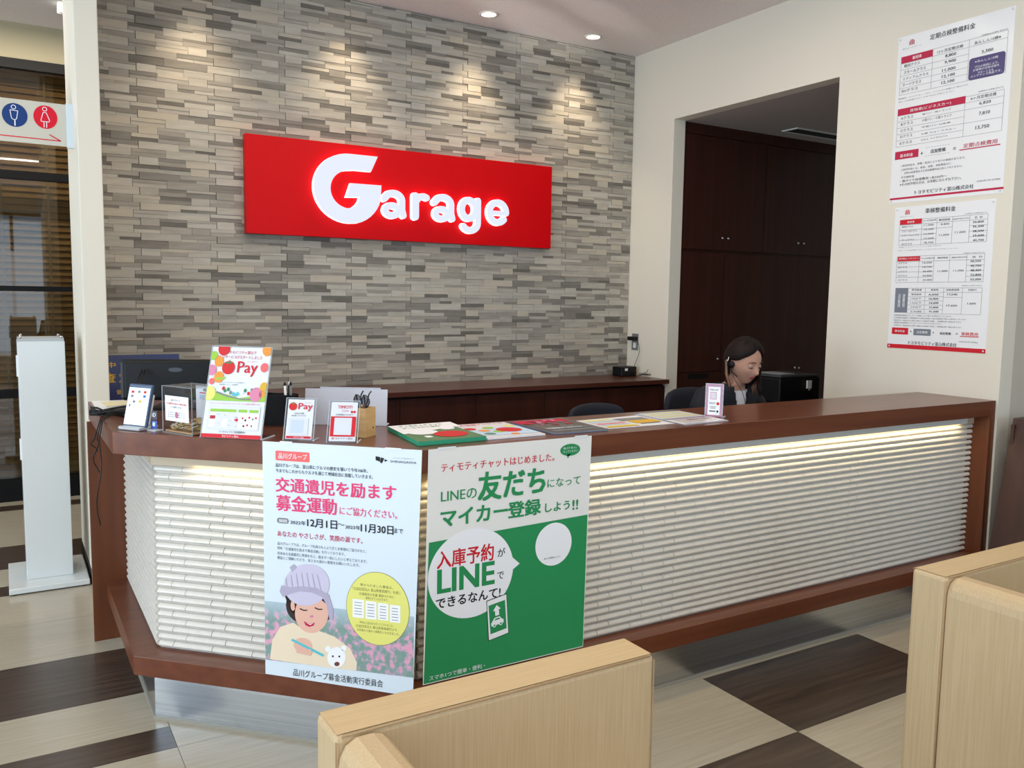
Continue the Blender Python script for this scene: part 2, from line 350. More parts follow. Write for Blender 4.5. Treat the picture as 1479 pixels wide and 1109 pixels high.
TX_D=[
 (0.031,0.048,0.112,0.052,'モビリティ','g',0),
 (0.169,0.017,0.328,0.042,'車検整備料金','k',1),
 (0.376,0.058,0.485,0.063,'(消費税込み価格 単位:円)','g',0),
 (0.033,0.065,0.153,0.090,'@','red'),
 (0.073,0.073,0.114,0.084,'乗用車','w',1),
 (0.159,0.074,0.231,0.081,'24ヶ月定期点検','k',0),
 (0.244,0.074,0.303,0.085,'継続検査','k',0),
 (0.316,0.078,0.399,0.084,'検査手続代行料','k',0),
 (0.424,0.075,0.464,0.086,'合  計','k',0),
 (0.045,0.097,0.106,0.106,'軽四クラス','k',0),
 (0.166,0.096,0.218,0.106,'11,000','k',0),
 (0.417,0.097,0.471,0.108,'30,800','k',1),
 (0.046,0.119,0.130,0.129,'スモールクラス','k',0),
 (0.168,0.118,0.220,0.127,'14,300','k',0),
 (0.418,0.118,0.473,0.129,'36,300','k',1),
 (0.047,0.141,0.142,0.151,'ミディアムクラス','k',0),
 (0.169,0.140,0.221,0.149,'16,500','k',0),
 (0.420,0.140,0.474,0.151,'38,500','k',1),
 (0.049,0.163,0.117,0.173,'ラージクラス','k',0),
 (0.171,0.162,0.223,0.171,'17,600','k',0),
 (0.421,0.161,0.476,0.172,'39,600','k',1),
 (0.050,0.184,0.107,0.194,'RVクラス','k',0),
 (0.172,0.183,0.224,0.193,'18,700','k',0),
 (0.423,0.183,0.477,0.194,'40,700','k',1),
 (0.256,0.097,0.300,0.107,'8,800','k',0),
 (0.250,0.149,0.302,0.160,'11,000','k',0),
 (0.332,0.140,0.385,0.151,'11,000','k',0),
 (0.034,0.203,0.267,0.207,'軽自動車、コンパクトカー、セダン、ミニバンなど車種により異なります','g',0),
 (0.033,0.219,0.357,0.223,'詳しくは店頭スタッフまでおたずねください','g',0),
 (0.031,0.253,0.157,0.276,'@','red'),
 (0.038,0.258,0.151,0.269,'貨物車(ビジネスカー)','w',0),
 (0.164,0.261,0.234,0.268,'12ヶ月定期点検','k',0),
 (0.250,0.260,0.306,0.269,'継続検査','k',0),
 (0.323,0.262,0.401,0.269,'検査手続代行料','k',0),
 (0.426,0.261,0.477,0.271,'合  計','k',0),
 (0.379,0.244,0.485,0.249,'(消費税込み価格 単位:円)','g',0),
 (0.037,0.281,0.086,0.290,'Aクラス','k',0),
 (0.172,0.282,0.222,0.292,'16,500','k',0),
 (0.418,0.281,0.471,0.292,'38,500','k',1),
 (0.039,0.302,0.088,0.312,'Bクラス','k',0),
 (0.173,0.304,0.223,0.313,'18,700','k',0),
 (0.420,0.303,0.473,0.314,'40,700','k',1),
 (0.040,0.324,0.089,0.333,'Cクラス','k',0),
 (0.175,0.325,0.224,0.335,'26,400','k',0),
 (0.421,0.324,0.474,0.336,'48,400','k',1),
 (0.041,0.345,0.091,0.354,'Dクラス','k',0),
 (0.176,0.347,0.226,0.356,'30,800','k',0),
 (0.423,0.346,0.476,0.357,'52,800','k',1),
 (0.043,0.367,0.092,0.376,'Eクラス','k',0),
 (0.178,0.368,0.227,0.378,'33,000','k',0),
 (0.424,0.367,0.477,0.379,'55,000','k',1),
 (0.255,0.325,0.307,0.336,'11,000','k',0),
 (0.337,0.325,0.389,0.335,'11,000','k',0),
 (0.382,0.400,0.483,0.405,'(消費税込み価格 単位:円)','g',0),
 (0.029,0.412,0.102,0.538,'@','slate'),
 (0.072,0.442,0.087,0.511,'諸\n費\n用','w',0),
 (0.046,0.442,0.062,0.511,'法\n定\n費\n用','w',0),
 (0.121,0.417,0.177,0.426,'車両重量','k',0),
 (0.225,0.417,0.266,0.426,'重量税','k',0),
 (0.307,0.417,0.373,0.427,'自賠責保険','k',0),
 (0.417,0.418,0.459,0.427,'印紙代','k',0),
 (0.313,0.440,0.365,0.450,'17,540','k',1),
 (0.313,0.494,0.367,0.504,'17,650','k',1),
 (0.418,0.483,0.459,0.493,'1,600','k',1),
 (0.121,0.440,0.176,0.449,'軽自動車','k',0),
 (0.216,0.440,0.268,0.451,'6,600','k',1),
 (0.117,0.461,0.177,0.470,'1.0t以下','k',0),
 (0.218,0.461,0.269,0.472,'16,400','k',1),
 (0.118,0.483,0.179,0.492,'1.5t以下','k',0),
 (0.219,0.482,0.271,0.493,'24,600','k',1),
 (0.120,0.504,0.180,0.513,'2.0t以下','k',0),
 (0.221,0.504,0.272,0.514,'32,800','k',1),
 (0.121,0.526,0.182,0.535,'2.0t超','k',0),
 (0.222,0.525,0.274,0.535,'41,000','k',1),
 (0.027,0.548,0.345,0.555,'※自動車重量税はエコカー減税により変わる場合がございます。','g',0),
 (0.028,0.561,0.420,0.568,'※1年車検の自動車、初度登録から年数を経過した車は重量税が異なる場合がございます。','g',0),
 (0.029,0.574,0.396,0.581,'※部品代は、検査を受ける際に必要となる部品代で別途。一部車種は除く場合があります。','g',0),
 (0.030,0.586,0.297,0.593,'※車検時の追加整備については、スタッフまでおたずねください。','g',0),
 (0.031,0.600,0.398,0.607,'※代車代は、検査を受ける際に必要となる場合で別途。一部車種は除く場合があります。','g',0),
 (0.022,0.616,0.115,0.650,'@','red'),
 (0.039,0.627,0.097,0.639,'基本料金','w',1),
 (0.125,0.628,0.135,0.637,'+','k',1),
 (0.145,0.618,0.239,0.651,'@','slate'),
 (0.162,0.628,0.221,0.641,'法定費用','w',1),
 (0.248,0.629,0.258,0.638,'+','k',1),
 (0.287,0.629,0.345,0.642,'追加整備','k',1),
 (0.370,0.631,0.381,0.637,'=','k',1),
 (0.397,0.625,0.480,0.642,'車検費用','red',1),
 (0.392,0.644,0.484,0.648,'@','red'),
 (0.386,0.669,0.482,0.675,'令和3年9月1日現在','g',0),
 (0.120,0.680,0.378,0.699,'トヨタモビリティ富山株式会社','k',1),
 (0.000,0.701,0.521,0.722,'@','red'),
]
EXTRA = [('Pay', 1), ('ティモティ', 0), ('トヨタモビリティ富山で', 1), ('新しいサービスがスタートしました', 1), ('TIMOTI', 1), ('Club', 0),
 ('お支払いの際', 1), ('読み取ってください', 1), ('会員登録はこちらから', 1), ('モビリティ富山', 1), ('ティモティクラブ会員募集中!!', 1),
 ('スマートフォンでカンタン!うれしいサービスが続々登場します。', 0), ('品川グループ', 1), ('「交通遺児を励ます募金活動」', 1), ('にご協力ください', 1), ('皆さまの温かいご支援をお願いいたします', 0),
 ('中 古', 2), ('査 定', 2), ('価格', 1), ('iD', 1), ('10', 1), ('follow me!', 1), ('a', 4), ('r', 4), ('g', 4), ('e', 4), ('男', 0),
 ('お客様アンケート', 1), ('保証のご案内', 1), ('ティモティチャット', 1), ('サービスのご案内', 1), ('〜会員専用サービス・入会金無料〜', 0)]
GLYPH = {}
def make_glyphs():
    keys = {(it[4], it[6]) for L in (TX_A, TX_B, TX_C1, TX_D) for it in L if len(it) > 6} | set(EXTRA)
    off = {0: 0, 1: .012, 2: .020, 3: .030, 4: .034}
    obs = []
    for t, b in keys:
        c = bpy.data.curves.new('lettering', 'FONT'); c.body = t; c.size = 1; c.resolution_u = 2 if b < 4 else 6; c.space_line = .9
        o = bpy.data.objects.new('lettering', c); COL.objects.link(o); obs.append(((t, b), o, c))
    dg = bpy.context.evaluated_depsgraph_get()
    for k, o, c in obs:
        me = bpy.data.meshes.new_from_object(o.evaluated_get(dg))
        vs = [(v.co.x, v.co.y) for v in me.vertices]; fs = [tuple(p.vertices) for p in me.polygons]
        if k[1]:
            d = off[k[1]]; sh = [(-d, 0), (d, 0)] if k[1] == 1 else [(-d, -d*.7), (d, -d*.7), (d, d*.7), (-d, d*.7), (0, 0)]
            n = len(vs); fs = [tuple(i+n*q for i in f) for q in range(len(sh)) for f in fs]; vs = [(x+a, y+b) for a, b in sh for x, y in vs]
        xs = [v[0] for v in vs]; ys = [v[1] for v in vs]
        GLYPH[k] = (vs, fs, (min(xs), min(ys), max(xs), max(ys)))
        bpy.data.meshes.remove(me)
    for k, o, c in obs: bpy.data.objects.remove(o); bpy.data.curves.remove(c)
make_glyphs()

# ------------------------------------------------------------------ materials
def wood(name, a, b, rough=.35, sc_=(1.2, 26, 26), coat=.3):
    return mat(name, a, rough, var=.1, rgb2=b, scale=sc_, coat=coat*.4, detail=6, bump=.05, spec=.3)
M_WOODX = wood('counter_wood_x', (92, 46, 26), (110, 60, 36), coat=.15)
M_TOP = mat('counter_top_laminate', (94, 52, 34), .3, rgb2=(112, 66, 45), scale=(2, 30, 30), coat=.2, detail=6)
M_WOODV = wood('counter_wood_upright', (92, 48, 25), (110, 61, 35), sc_=(26, 26, 1.2))
M_DARKV = wood('cabinet_wood', (50, 23, 17), (64, 31, 23), .38, sc_=(22, 22, .8), coat=.15)
M_DARKX = wood('back_counter_wood', (66, 32, 24), (82, 44, 34), .32)
M_WALL = mat('wall_paint', (226, 219, 203), .85, bump=.15, scale=(260, 260, 260), var=.012)
M_WALL_SHADE = mat('wall_paint_shaded', (196, 188, 172), .85, bump=.15, scale=(260, 260, 260), var=.012)  # same wall paint, darkened to put the shade of the unlit face in
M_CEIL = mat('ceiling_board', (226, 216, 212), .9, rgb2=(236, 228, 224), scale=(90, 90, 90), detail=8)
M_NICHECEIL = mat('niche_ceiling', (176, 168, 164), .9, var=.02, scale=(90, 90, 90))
M_OLIVE = mat('soffit_paint', (170, 160, 132), .85)
M_BLACK = mat('black_frame', (12, 12, 13), .5, spec=.2)
M_BLKPL = mat('black_plastic', (10, 11, 14), .45, spec=.3)
M_WHITE = mat('white_enamel', (214, 219, 218), .28, coat=.3)
M_WHITEPL = mat('white_plastic', (236, 236, 234), .4)
M_STEEL = mat('brushed_steel', (196, 200, 204), .26, metal=1, var=.06, scale=(.6, .6, 160), bump=.03)
M_CHROME = mat('chrome', (200, 200, 205), .2, metal=1)
M_TILE = mat('ribbed_white_tile', (214, 209, 199), .36, var=.015, scale=(40, 40, 40), coat=.25)
M_GROUT = mat('tile_grout', (84, 78, 70), .8)
M_VAL = mat('light_valance', (196, 178, 150), .5)
M_FLL = mat('floor_light_vinyl', (168, 159, 140), .22, rgb2=(180, 171, 152), scale=(3, 70, 10), detail=7, spec=.5)
M_FLD = mat('floor_dark_vinyl', (44, 34, 28), .30, rgb2=(82, 66, 54), scale=(2.2, 40, 10), detail=7, spec=.5)
M_JOINT = mat('floor_joint', (120, 108, 90), .7)
M_VINYL = mat('sofa_vinyl', (186, 160, 121), .5, rgb2=(198, 173, 134), scale=(230, 230, 6), detail=6, bump=.15)
M_VINYLT = mat('sofa_vinyl_top', (194, 166, 121), .45, rgb2=(203, 176, 132), scale=(8, 160, 160), detail=5, bump=.1)
M_SEAM = mat('sofa_seam', (166, 134, 96), .7)
M_ACR = clear_mat('clear_acrylic', (248, 250, 252), .0)
M_ACRE = mat('acrylic_edge', (215, 222, 226), .2)
M_GLASS = clear_mat('partition_glass', (205, 200, 188), .03)
M_PANE = clear_mat('window_glass', (235, 245, 250), .02)
M_BLIND = mat('blind_slat', (208, 172, 120), .5, rgb2=(216, 182, 132), scale=(2, 40, 40))
M_TAPE = mat('blind_cord', (190, 180, 160), .7)
M_STONE = []
for i, (a, b) in enumerate((((174, 168, 156), (190, 184, 172)), ((166, 160, 148), (182, 176, 164)), ((156, 150, 139), (174, 168, 157)), ((144, 138, 127), (161, 155, 145)), ((122, 117, 108), (138, 133, 124)), ((100, 96, 88), (116, 111, 103)), ((178, 169, 152), (189, 180, 164)))):
    M_STONE.append(mat('ledge_stone_%d' % i, a, .75, rgb2=b, scale=(9, 30, 40), bump=.25, detail=7))
M_STONEB = mat('ledge_stone_joint', (96, 91, 84), .9)

# ------------------------------------------------------------------ the room
def struct(name, b, **k):
    o = b.build(name, **k); o['kind'] = 'structure'; return o
floor = struct('floor', MB().box(-4.2, 7.6, -3.8, 7.1, -.12, -.004, M_JOINT))
tiles = []
def ftile(x0, x1, y0, y1, dark):
    g = .0008
    MB().box(x0+g, x1-g, y0+g, y1-g, -.004, 0, M_FLD if dark else M_FLL).build('floor_tile', floor, loc=((x0+x1)/2, (y0+y1)/2, 0))
X0 = [-4.077+.9*i for i in range(13)]
far = MB()
def put(x0, x1, y0, y1, dark):
    if x1 > -1.5 and x0 < 5 and y1 > .4: ftile(x0, x1, y0, y1, dark)
    else: far.box(x0+.0008, x1-.0008, y0+.0008, y1-.0008, -.004, 0, M_FLD if dark else M_FLL)
for i, x in enumerate(X0):
    if x < .4:
        y = -3.582+.0
        while y < 6.9:
            ph = (y-2.718) % 1.8
            if ph < .01 or ph > 1.79: segs = [(0, .152, 1), (.152, .45, 0)]
            elif abs(ph-.45) < .01: segs = [(0, .45, 1)]
            else: segs = [(0, .45, 0)]
            for a, b, d in segs: put(x, x+.9, y+a, y+b, d)
            y += .45
    else:
        k = 0; y = -3.582
        while y < 6.9:
            row = round((y-1.818)/.45); colm = round((x-2.223)/.9)
            d = (row+colm) % 2 == 0 and y < 2.2
            put(x, x+.9, y, y+.45, d)
            y += .45
far.build('floor_tiling', floor, kind='stuff')

struct('ceiling', MB().box(-4.2, 7.6, -3.8, 7.1, ZC, ZC+.12, M_CEIL))
# right wall with the staff opening
wr = MB().box(XW, XW+.1, YF-.01, 3.2, 0, ZC, M_WALL).box(XW, XW+.1, 3.2, 4.537, 2.655, ZC, M_WALL).box(XW, XW+.1, 4.537, YB+.2, 0, ZC, M_WALL)
struct('wall_right', wr)
struct('wall_front_right', MB().box(XW+.1, 7.6, YF-.009, YF+.09, 0, ZC, M_WALL_SHADE))
struct('wall_far_right', MB().box(7.5, 7.6, -3.7, YF, 0, ZC, M_WALL))
# niche room behind the opening
struct('wall_niche', MB().box(5.9, 6.0, YF+.09, 4.6, 0, ZC, M_WALL).box(XW+.1, 6.0, 4.6, 4.7, 0, ZC, M_WALL))
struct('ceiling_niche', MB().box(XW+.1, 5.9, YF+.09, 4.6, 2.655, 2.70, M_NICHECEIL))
# walls of the showroom out of the picture, with their windows
def win_wall(name, axis, pos, thick, a0, a1, wins, z0=.35, z1=2.75):
    b = MB()
    def bx(u0, u1, za, zb):
        if axis == 'x': b.box(pos, pos+thick, u0, u1, za, zb, M_WALL)
        else: b.box(u0, u1, pos, pos+thick, za, zb, M_WALL)
    bx(a0, a1, 0, z0); bx(a0, a1, z1, ZC); e = a0
    for (u0, u1) in wins: bx(e, u0, z0, z1); e = u1
    bx(e, a1, z0, z1); struct(name, b)
    for i, (u0, u1) in enumerate(wins):
        f = MB(); t = .05; mid = (u0+u1)/2
        for (p, q, za, zb) in ((u0, u0+t, z0, z1), (u1-t, u1, z0, z1), (mid-t/2, mid+t/2, z0, z1), (u0, u1, z0, z0+t), (u0, u1, z1-t, z1)):
            if axis == 'x': f.box(pos+.02, pos+.08, p, q, za, zb, M_BLACK)
            else: f.box(p, q, pos+.02, pos+.08, za, zb, M_BLACK)
        win_wall.n += 1
        o = struct('window_%d' % win_wall.n, f)
        g = MB()
        if axis == 'x': g.box(pos+.045, pos+.051, u0+t, u1-t, z0+t, z1-t, M_PANE)
        else: g.box(u0+t, u1-t, pos+.045, pos+.051, z0+t, z1-t, M_PANE)
        g.build('pane', o)
win_wall.n = 0
win_wall('wall_left', 'x', -4.1, .1, -3.7, 7.0, [(-3.0, -.8), (-.5, 1.7), (2.0, 4.2)])
win_wall('wall_front', 'y', -3.7, .1, -4.1, 7.6, [(-3.5, -1.3), (-.9, 1.3), (1.7, 3.9), (4.3, 6.5)])

# stone feature wall
wb = struct('wall_back', MB().box(.434, XW, YB, YB+.16, 0, ZC, M_STONEB))
MOD = [(0, .524, 0, .24), (.524, 1, 0, .15), (.524, .74, .15, .25), (.74, 1, .15, .25),
       (-.09, .352, .25, .37), (-.09, .352, .37, .5), (.352, .914, .24, .5),
       (0, .25, .5, .75), (.25, .605, .5, .61), (.25, .605, .61, .75), (.605, 1, .5, .58), (.605, 1, .58, .75),
       (-.09, .265, .75, .88), (.265, .667, .75, .87), (.667, .914, .75, 1), (-.09, .25, .88, 1), (.25, .667, .87, 1)]
pieces = []
MW, MH = .3935, .1605
for ci in range(10):
    xa = .257+MW*ci+.005
    for ri in range(15):
        za = .78+MH*ri
        flip = (ci*7+ri*3) % 4
        for (a, b, c, d) in MOD:
            x0, x1, z1, z0 = xa+a*MW, xa+b*MW, za+MH-c*MH, za+MH-d*MH
            x0 = max(x0, .436); x1 = min(x1, XW-.002); z0 = max(z0, .80); z1 = min(z1, ZC-.004)
            if x1-x0 < .01 or z1-z0 < .004: continue
            thin = (d-c) < .17
            rr = random.random()
            if thin: k = 5 if rr < .14 else 4 if rr < .36 else 3 if rr < .58 else random.choice((0, 1, 2, 6, 1))
            else: k = 4 if rr < .07 else 3 if rr < .25 else random.choice((0, 0, 1, 1, 2, 6))
            seam = .0032 if (a <= 0 or b in (1, .914)) else .0007
            dep = random.uniform(.006, .010)
            c_ = V(((x0+x1)/2, YB, (z0+z1)/2))
            hid = c_.z < .88 or c_.x < .5
            score = 0 if hid else (x1-x0)*(z1-z0)*(abs(YB)/((c_-CAM).length**3))
            pieces.append((score, x0+(seam if a <= 0 else .0004), x1-.0004, z0+.0004, z1-.0004, dep, M_STONE[k]))
pieces.sort(key=lambda t: -t[0])
rest = MB()
for i, (s_, x0, x1, z0, z1, dep, mt) in enumerate(pieces):
    if i < 300:
        MB().box(x0, x1, YB-dep, YB+.002, z0, z1, mt).build('stone_tile', wb, loc=((x0+x1)/2, YB, (z0+z1)/2))
    else: rest.box(x0, x1, YB-dep, YB+.002, z0, z1, mt)
rest.build('stone_tiling', wb, kind='stuff')

# white column beside the stone wall
struct('trim_1', MB().box(.333, .434, 4.5, YB+.16, 0, ZC, M_WALL), bevel=.004)
struct('baseboard_left', MB().box(.329, .3335, 4.497, YB+.16, 0, .06, M_BLKPL))
# glazed partition with blinds, far left
YG = 6.62
struct('wall_back_left', MB().box(-4.0, 2.2, YG-.02, YG+.6, 2.935, ZC, M_OLIVE).box(2.2, 2.3, YB+.16, 7.0, 0, ZC, M_WALL).box(-4.0, 2.3, YG+.5, YG+.6, 0, 2.935, M_OLIVE).box(-4.0, -3.2, YG-.02, YG+.08, 0, 2.935, M_WALL))
f = MB()
for za, zb in ((2.872, 2.935), (2.162, 2.215), (1.423, 1.458), (.705, .762), (0, .15)): f.box(-3.2, 2.2, YG-.03, YG+.03, za, zb, M_BLACK)
for x in (-3.2, -1.4, 2.15): f.box(x, x+.05, YG-.03, YG+.03, 0, 2.935, M_BLACK)
ws = struct('window_8', f)
for za, zb in ((2.215, 2.872), (1.458, 2.162), (.762, 1.423), (.15, .705)):
    for x0_, x1_ in ((-3.15, -1.4), (-1.35, 2.15)): MB().box(x0_, x1_, YG-.003, YG+.003, za, zb, M_GLASS).build('pane', ws)
bl = thing('window_blind', 'wide brown slatted blind hanging behind the black framed glass partition', 'blind', (.2, YG+.16, 2.9))
for i in range(63):
    z = .16+.0435*i
    fr = MB(Matrix.Translation((.2, YG+.16, z)) @ Matrix.Rotation(R(62), 4, 'X'))
    fr.box(-1.6, 1.9, -.0205, .0205, -.0012, .0012, M_BLIND).build('slat', bl, loc=(.2, YG+.16, z))
b = MB()
for x in (-.9, .02, .3, .9): b.box(x, x+.012, YG+.125, YG+.127, .12, 2.9, M_TAPE)
b.build('ladder_tape', bl)
MB().box(-1.45, 2.15, YG+.12, YG+.2, 2.88, 2.925, M_BLIND).build('head_rail', bl)

# recessed downlights
M_LENS = mat('downlight_lens', (255, 226, 180), .4, emit=9)
M_RING = mat('downlight_ring', (225, 222, 216), .5)
LBL = ['round recessed downlight above the left end of the stone wall', 'round recessed downlight over the stone wall above the big capital letter', 'lit round downlight in the ceiling, left of the two in view', 'lit round downlight in the ceiling closest to the right wall']
for (x, y), lb in zip(SPOTS, LBL):
    t = thing('downlight', lb, 'downlight', (x, y, ZC), 'ceiling downlights')
    b = MB(); n = 28
    vs = [(x+q*math.cos(2*math.pi*k/n), y+q*math.sin(2*math.pi*k/n), z) for q, z in ((.045, ZC-.006), (.058, ZC-.006), (.06, ZC-.0005), (.045, ZC-.0005)) for k in range(n)]
    b.add(vs, [(i*n+k, i*n+(k+1) % n, ((i+1) % 4)*n+(k+1) % n, ((i+1) % 4)*n+k) for i in range(4) for k in range(n)], M_RING, True)
    b.build('ring', t)
    MB().cyl((x, y, ZC-.004), .044, .003, M_LENS).build('lens', t)
# ceiling panels (out of view) and the small emergency lamp at the top left
def em(name, x0, x1, y0, y1, lb):
    t = thing(name, lb, 'ceiling light', ((x0+x1)/2, (y0+y1)/2, ZC))
    MB().box(x0, x1, y0, y1, ZC-.03, ZC, M_WHITEPL).build('housing', t, bevel=.004)
sm = thing('ceiling_detector', 'small white box on the ceiling beside the white column top', 'detector', (.40, 6.02, ZC))
MB().box(.362, .43, 5.985, 6.07, ZC-.05, ZC, mat('detector_white', (250, 252, 240), .4, emit=.6)).build('housing', sm, bevel=.006)
MB().cyl((.395, 6.02, ZC-.054), .02, .006, M_WHITEPL).build('sensor_lens', sm)
# ------------------------------------------------------------------ reception counter
def line_pts(o, x3, yend):
    yA = YF+o; xA = 3.245+1.4142*o-yA; xB = x3+o; yB = 3.245+1.4142*o-xB
    return [(XW-.001, yA), (xA, yA), (xB, yB), (xB, yend)]
def strip(b, o1, o2, x3, yend, z0, z1, mt):
    a = line_pts(o1, x3, yend); c = line_pts(o2, x3, yend)
    for i in range(3): b.prism([a[i+1], a[i], c[i], c[i+1]], z0, z1, mt)
    return b
rc = thing('reception_counter', 'long reception counter with brown wood frame, ribbed white tile front and angled left corner', 'counter', (2, 2.5, 0))
def solid_strip(o1, o2, x3, yend, z0, z1, mt, mtop=None):
    a = line_pts(o1, x3, yend); c = line_pts(o2, x3, yend)
    P = a+c[::-1]; n = len(P); b = MB()
    P = P[::-1] if False else P
    vs = [(x, y, z0) for x, y in P]+[(x, y, z1) for x, y in P]
    top = [(0, 1, 6, 7), (1, 2, 5, 6), (2, 3, 4, 5)]
    b.add(vs, [(i, (i+1) % n, n+(i+1) % n, n+i) for i in range(n)]+[t[::-1] for t in top], mt)
    b.add([(x, y, z1) for x, y in P], top, mtop or mt)
    return b
def welded(b, name, parent, bevel=0, **k):
    o = b.build(name, parent, **k); bm = bmesh.new(); bm.from_mesh(o.data)
    bmesh.ops.remove_doubles(bm, verts=bm.verts, dist=1e-5); bmesh.ops.recalc_face_normals(bm, faces=bm.faces); bm.to_mesh(o.data); bm.free()
    if bevel:
        mo = o.modifiers.new('bevel', 'BEVEL'); mo.width = bevel; mo.segments = 2; mo.limit_method = 'ANGLE'
    return o
welded(solid_strip(0, .40, .288, 3.83, .907, .979, M_WOODX, M_TOP), 'countertop', rc, .002)
welded(solid_strip(0, .11, .326, 3.742, .178, .242, M_WOODX, M_TOP), 'base_trim', rc, .002)
welded(solid_strip(.066, .075, .326, 3.742, .012, .178, M_STEEL), 'kick_plate', rc)
welded(solid_strip(.060, .066, .326, 3.742, 0, .012, mat('kick_seal', (150, 146, 134), .4)), 'kick_seal', rc)
welded(solid_strip(.100, .34, .326, 3.74, .19, .905, M_DARKV), 'carcass', rc)
welded(solid_strip(.092, .100, .326, 3.742, .242, .905, M_GROUT), 'tile_backing', rc)
welded(solid_strip(.074, .094, .326, 3.742, .864, .907, M_VAL), 'light_valance', rc)
MB().box(3.941, XW-.0005, YF, YF+.11, .242, .907, M_WOODV).build('end_frame', rc, bevel=.001)
MB().box(3.915, 3.941, YF+.085, YF+.11, .242, .907, M_WOODV).build('frame_bead', rc)
MB().box(.275, .70, 3.742, 3.765, 0, .907, M_WOODV).build('end_panel', rc, bevel=.001)
# ribbed tiles
TH = (.862-.242)/24; TL = .1465
PROF = [(0, .001), (.02, .003), (.15, .0035), (.21, .0085), (.34, .0135), (.5, .0155), (.68, .0145), (.84, .011), (.95, .007), (1, .001)]
tmesh = {}
def tile_mesh(L):
    L = round(L, 3)
    if L not in tmesh:
        b = MB(); n = len(PROF); e = .0009
        pr = [(x, -d, q*TH) for x in (e, L-e) for q, d in PROF]
        b.add(pr, [(i, n+i, n+i+1, i+1) for i in range(n-1)], M_TILE)
        b.add([(x, 0, q*TH) for x in (e, L-e) for q in (0, 1)]+[pr[i] for i in range(n)]+[pr[n+i] for i in range(n)], [tuple([1, 0]+[4+i for i in range(n)]), tuple([2, 3]+[4+n+n-1-i for i in range(n)])], M_TILE)
        tmesh[L] = b.mesh('ribbed_tile')
    return tmesh[L]
pts = line_pts(.092, .326, 3.742)
cand = []
def lay(p, q, ang, s0, hide):
    L = (V(q)-V(p)).length; d = (V(q)-V(p)).normalized()
    for row in range(24):
        s = -TL+s0+(.34*TL if row % 2 else 0)
        while s < L-.004:
            a = max(s, 0); e = min(s+TL, L); s += TL
            if e-a < .008: continue
            P = V(p)+d*a; c_ = V((P.x, P.y, .242+TH*row))
            nrm = V((math.sin(ang), -math.cos(ang), 0)); v = CAM-c_
            sc_ = (e-a)*max(.02, nrm.dot(v.normalized()))/v.length**2
            if hide((a+e)/2): sc_ = 0
            cand.append((sc_, c_, ang, e-a))
lay(pts[1], pts[0], 0, .10, lambda s: s+pts[1][0] < 1.66 and s+pts[1][0] > 1.0)
lay(pts[2], pts[1], R(-45), .055, lambda s: s > .40 and s < .9)
lay(pts[3], pts[2], R(-90), .03, lambda s: s < .1)
cand.sort(key=lambda t: -t[0])
rest = MB()
for i, (s_, c_, ang, L) in enumerate(cand):
    if i < 300:
        o = bpy.data.objects.new('tile', tile_mesh(L)); COL.objects.link(o); o.parent = rc
        o.location = c_-worigin(rc); o.rotation_euler = (0, 0, ang)
    else:
        me = tile_mesh(L); rest.M = Matrix.Translation(c_) @ Matrix.Rotation(ang, 4, 'Z')
        rest.add([v.co.copy() for v in me.vertices], [tuple(p.vertices) for p in me.polygons], M_TILE)
rest.M = None
rest.build('tile_field', rc, kind='stuff')
MB().box(1.12, 3.84, YF+.045, YF+.072, .874, .906, mat('led_housing', (210, 208, 200), .5)).build('led_housing', rc)

# ------------------------------------------------------------------ back counter along the stone wall
bc = thing('back_counter', 'dark wood cupboard counter running below the grey stone wall', 'counter', (2, 4.75, 0))
MB().box(.45, 3.984, 4.5, YB-.017, .846, .875, M_DARKX).build('worktop', bc, bevel=.001)
MB().box(.46, 3.98, 4.56, YB-.017, 0, .83, M_DARKV).build('carcass', bc)
MB().box(.46, 3.98, 4.57, YB-.02, .83, .846, M_BLKPL).build('shadow_gap', bc)
n = 7; wdt = (3.978-.462)/n
for i in range(n): MB().box(.462+i*wdt+.0015, .462+(i+1)*wdt-.0015, 4.54, 4.56, .07, .828, M_DARKV).build('door', bc, loc=(.462+i*wdt, 4.54, .4))

# ------------------------------------------------------------------ tall cabinets in the staff room
cb = thing('wall_cabinet', 'tall dark brown cabinet wall with small knobs filling the opening behind the woman', 'cabinet', (4.9, 4.55, 0))
MB().box(4.087, 5.89, 4.565, 4.6, 0, 2.655, M_DARKV).build('carcass', cb)
MB().box(4.087, 5.89, 4.55, 4.565, 2.581, 2.654, M_DARKV).build('top_filler', cb)
def knob(x, z, par):
    b = MB(); b.M = Matrix.Translation((x, 4.542, z)) @ Matrix.Rotation(R(90), 4, 'X')
    b.cyl((0, 0, -.006), .004, .014, M_CHROME, n=10).ball((0, 0, .013), (.011, .011, .007), M_CHROME, 12, 6); b.M = None
    b.build('knob', par)
def door(x0, x1, z0, z1, kx=None, kz=None):
    o = MB().box(x0+.0012, x1-.0012, 4.545, 4.564, z0+.0012, z1-.0012, M_DARKV).build('door', cb, bevel=.0008, loc=((x0+x1)/2, 4.55, (z0+z1)/2))
    if kx: knob(kx, kz, o)
door(4.088, 4.497, 1.789, 2.578, 4.468, 1.876); door(4.497, 4.898, 1.789, 2.578, 4.526, 1.876)
door(4.903, 5.293, 1.789, 2.578, 5.262, 1.876); door(5.293, 5.70, 1.789, 2.578, 5.324, 1.876)
door(4.088, 4.512, .916, 1.766, 4.465, 1.006); door(4.517, 4.90, .02, 1.766, 4.54, 1.004); door(4.90, 5.305, .02, 1.766, 5.288, .918); door(5.305, 5.70, .02, 1.766, 5.335, .915)
dr = MB().box(4.0892, 4.5108, 4.545, 4.564, .70, .912, M_DARKV).build('drawer', cb)
MB().box(4.196, 4.393, 4.5445, 4.548, .866, .903, M_BLKPL).build('grip_slot', dr)
door(4.088, 4.512, .02, .698)
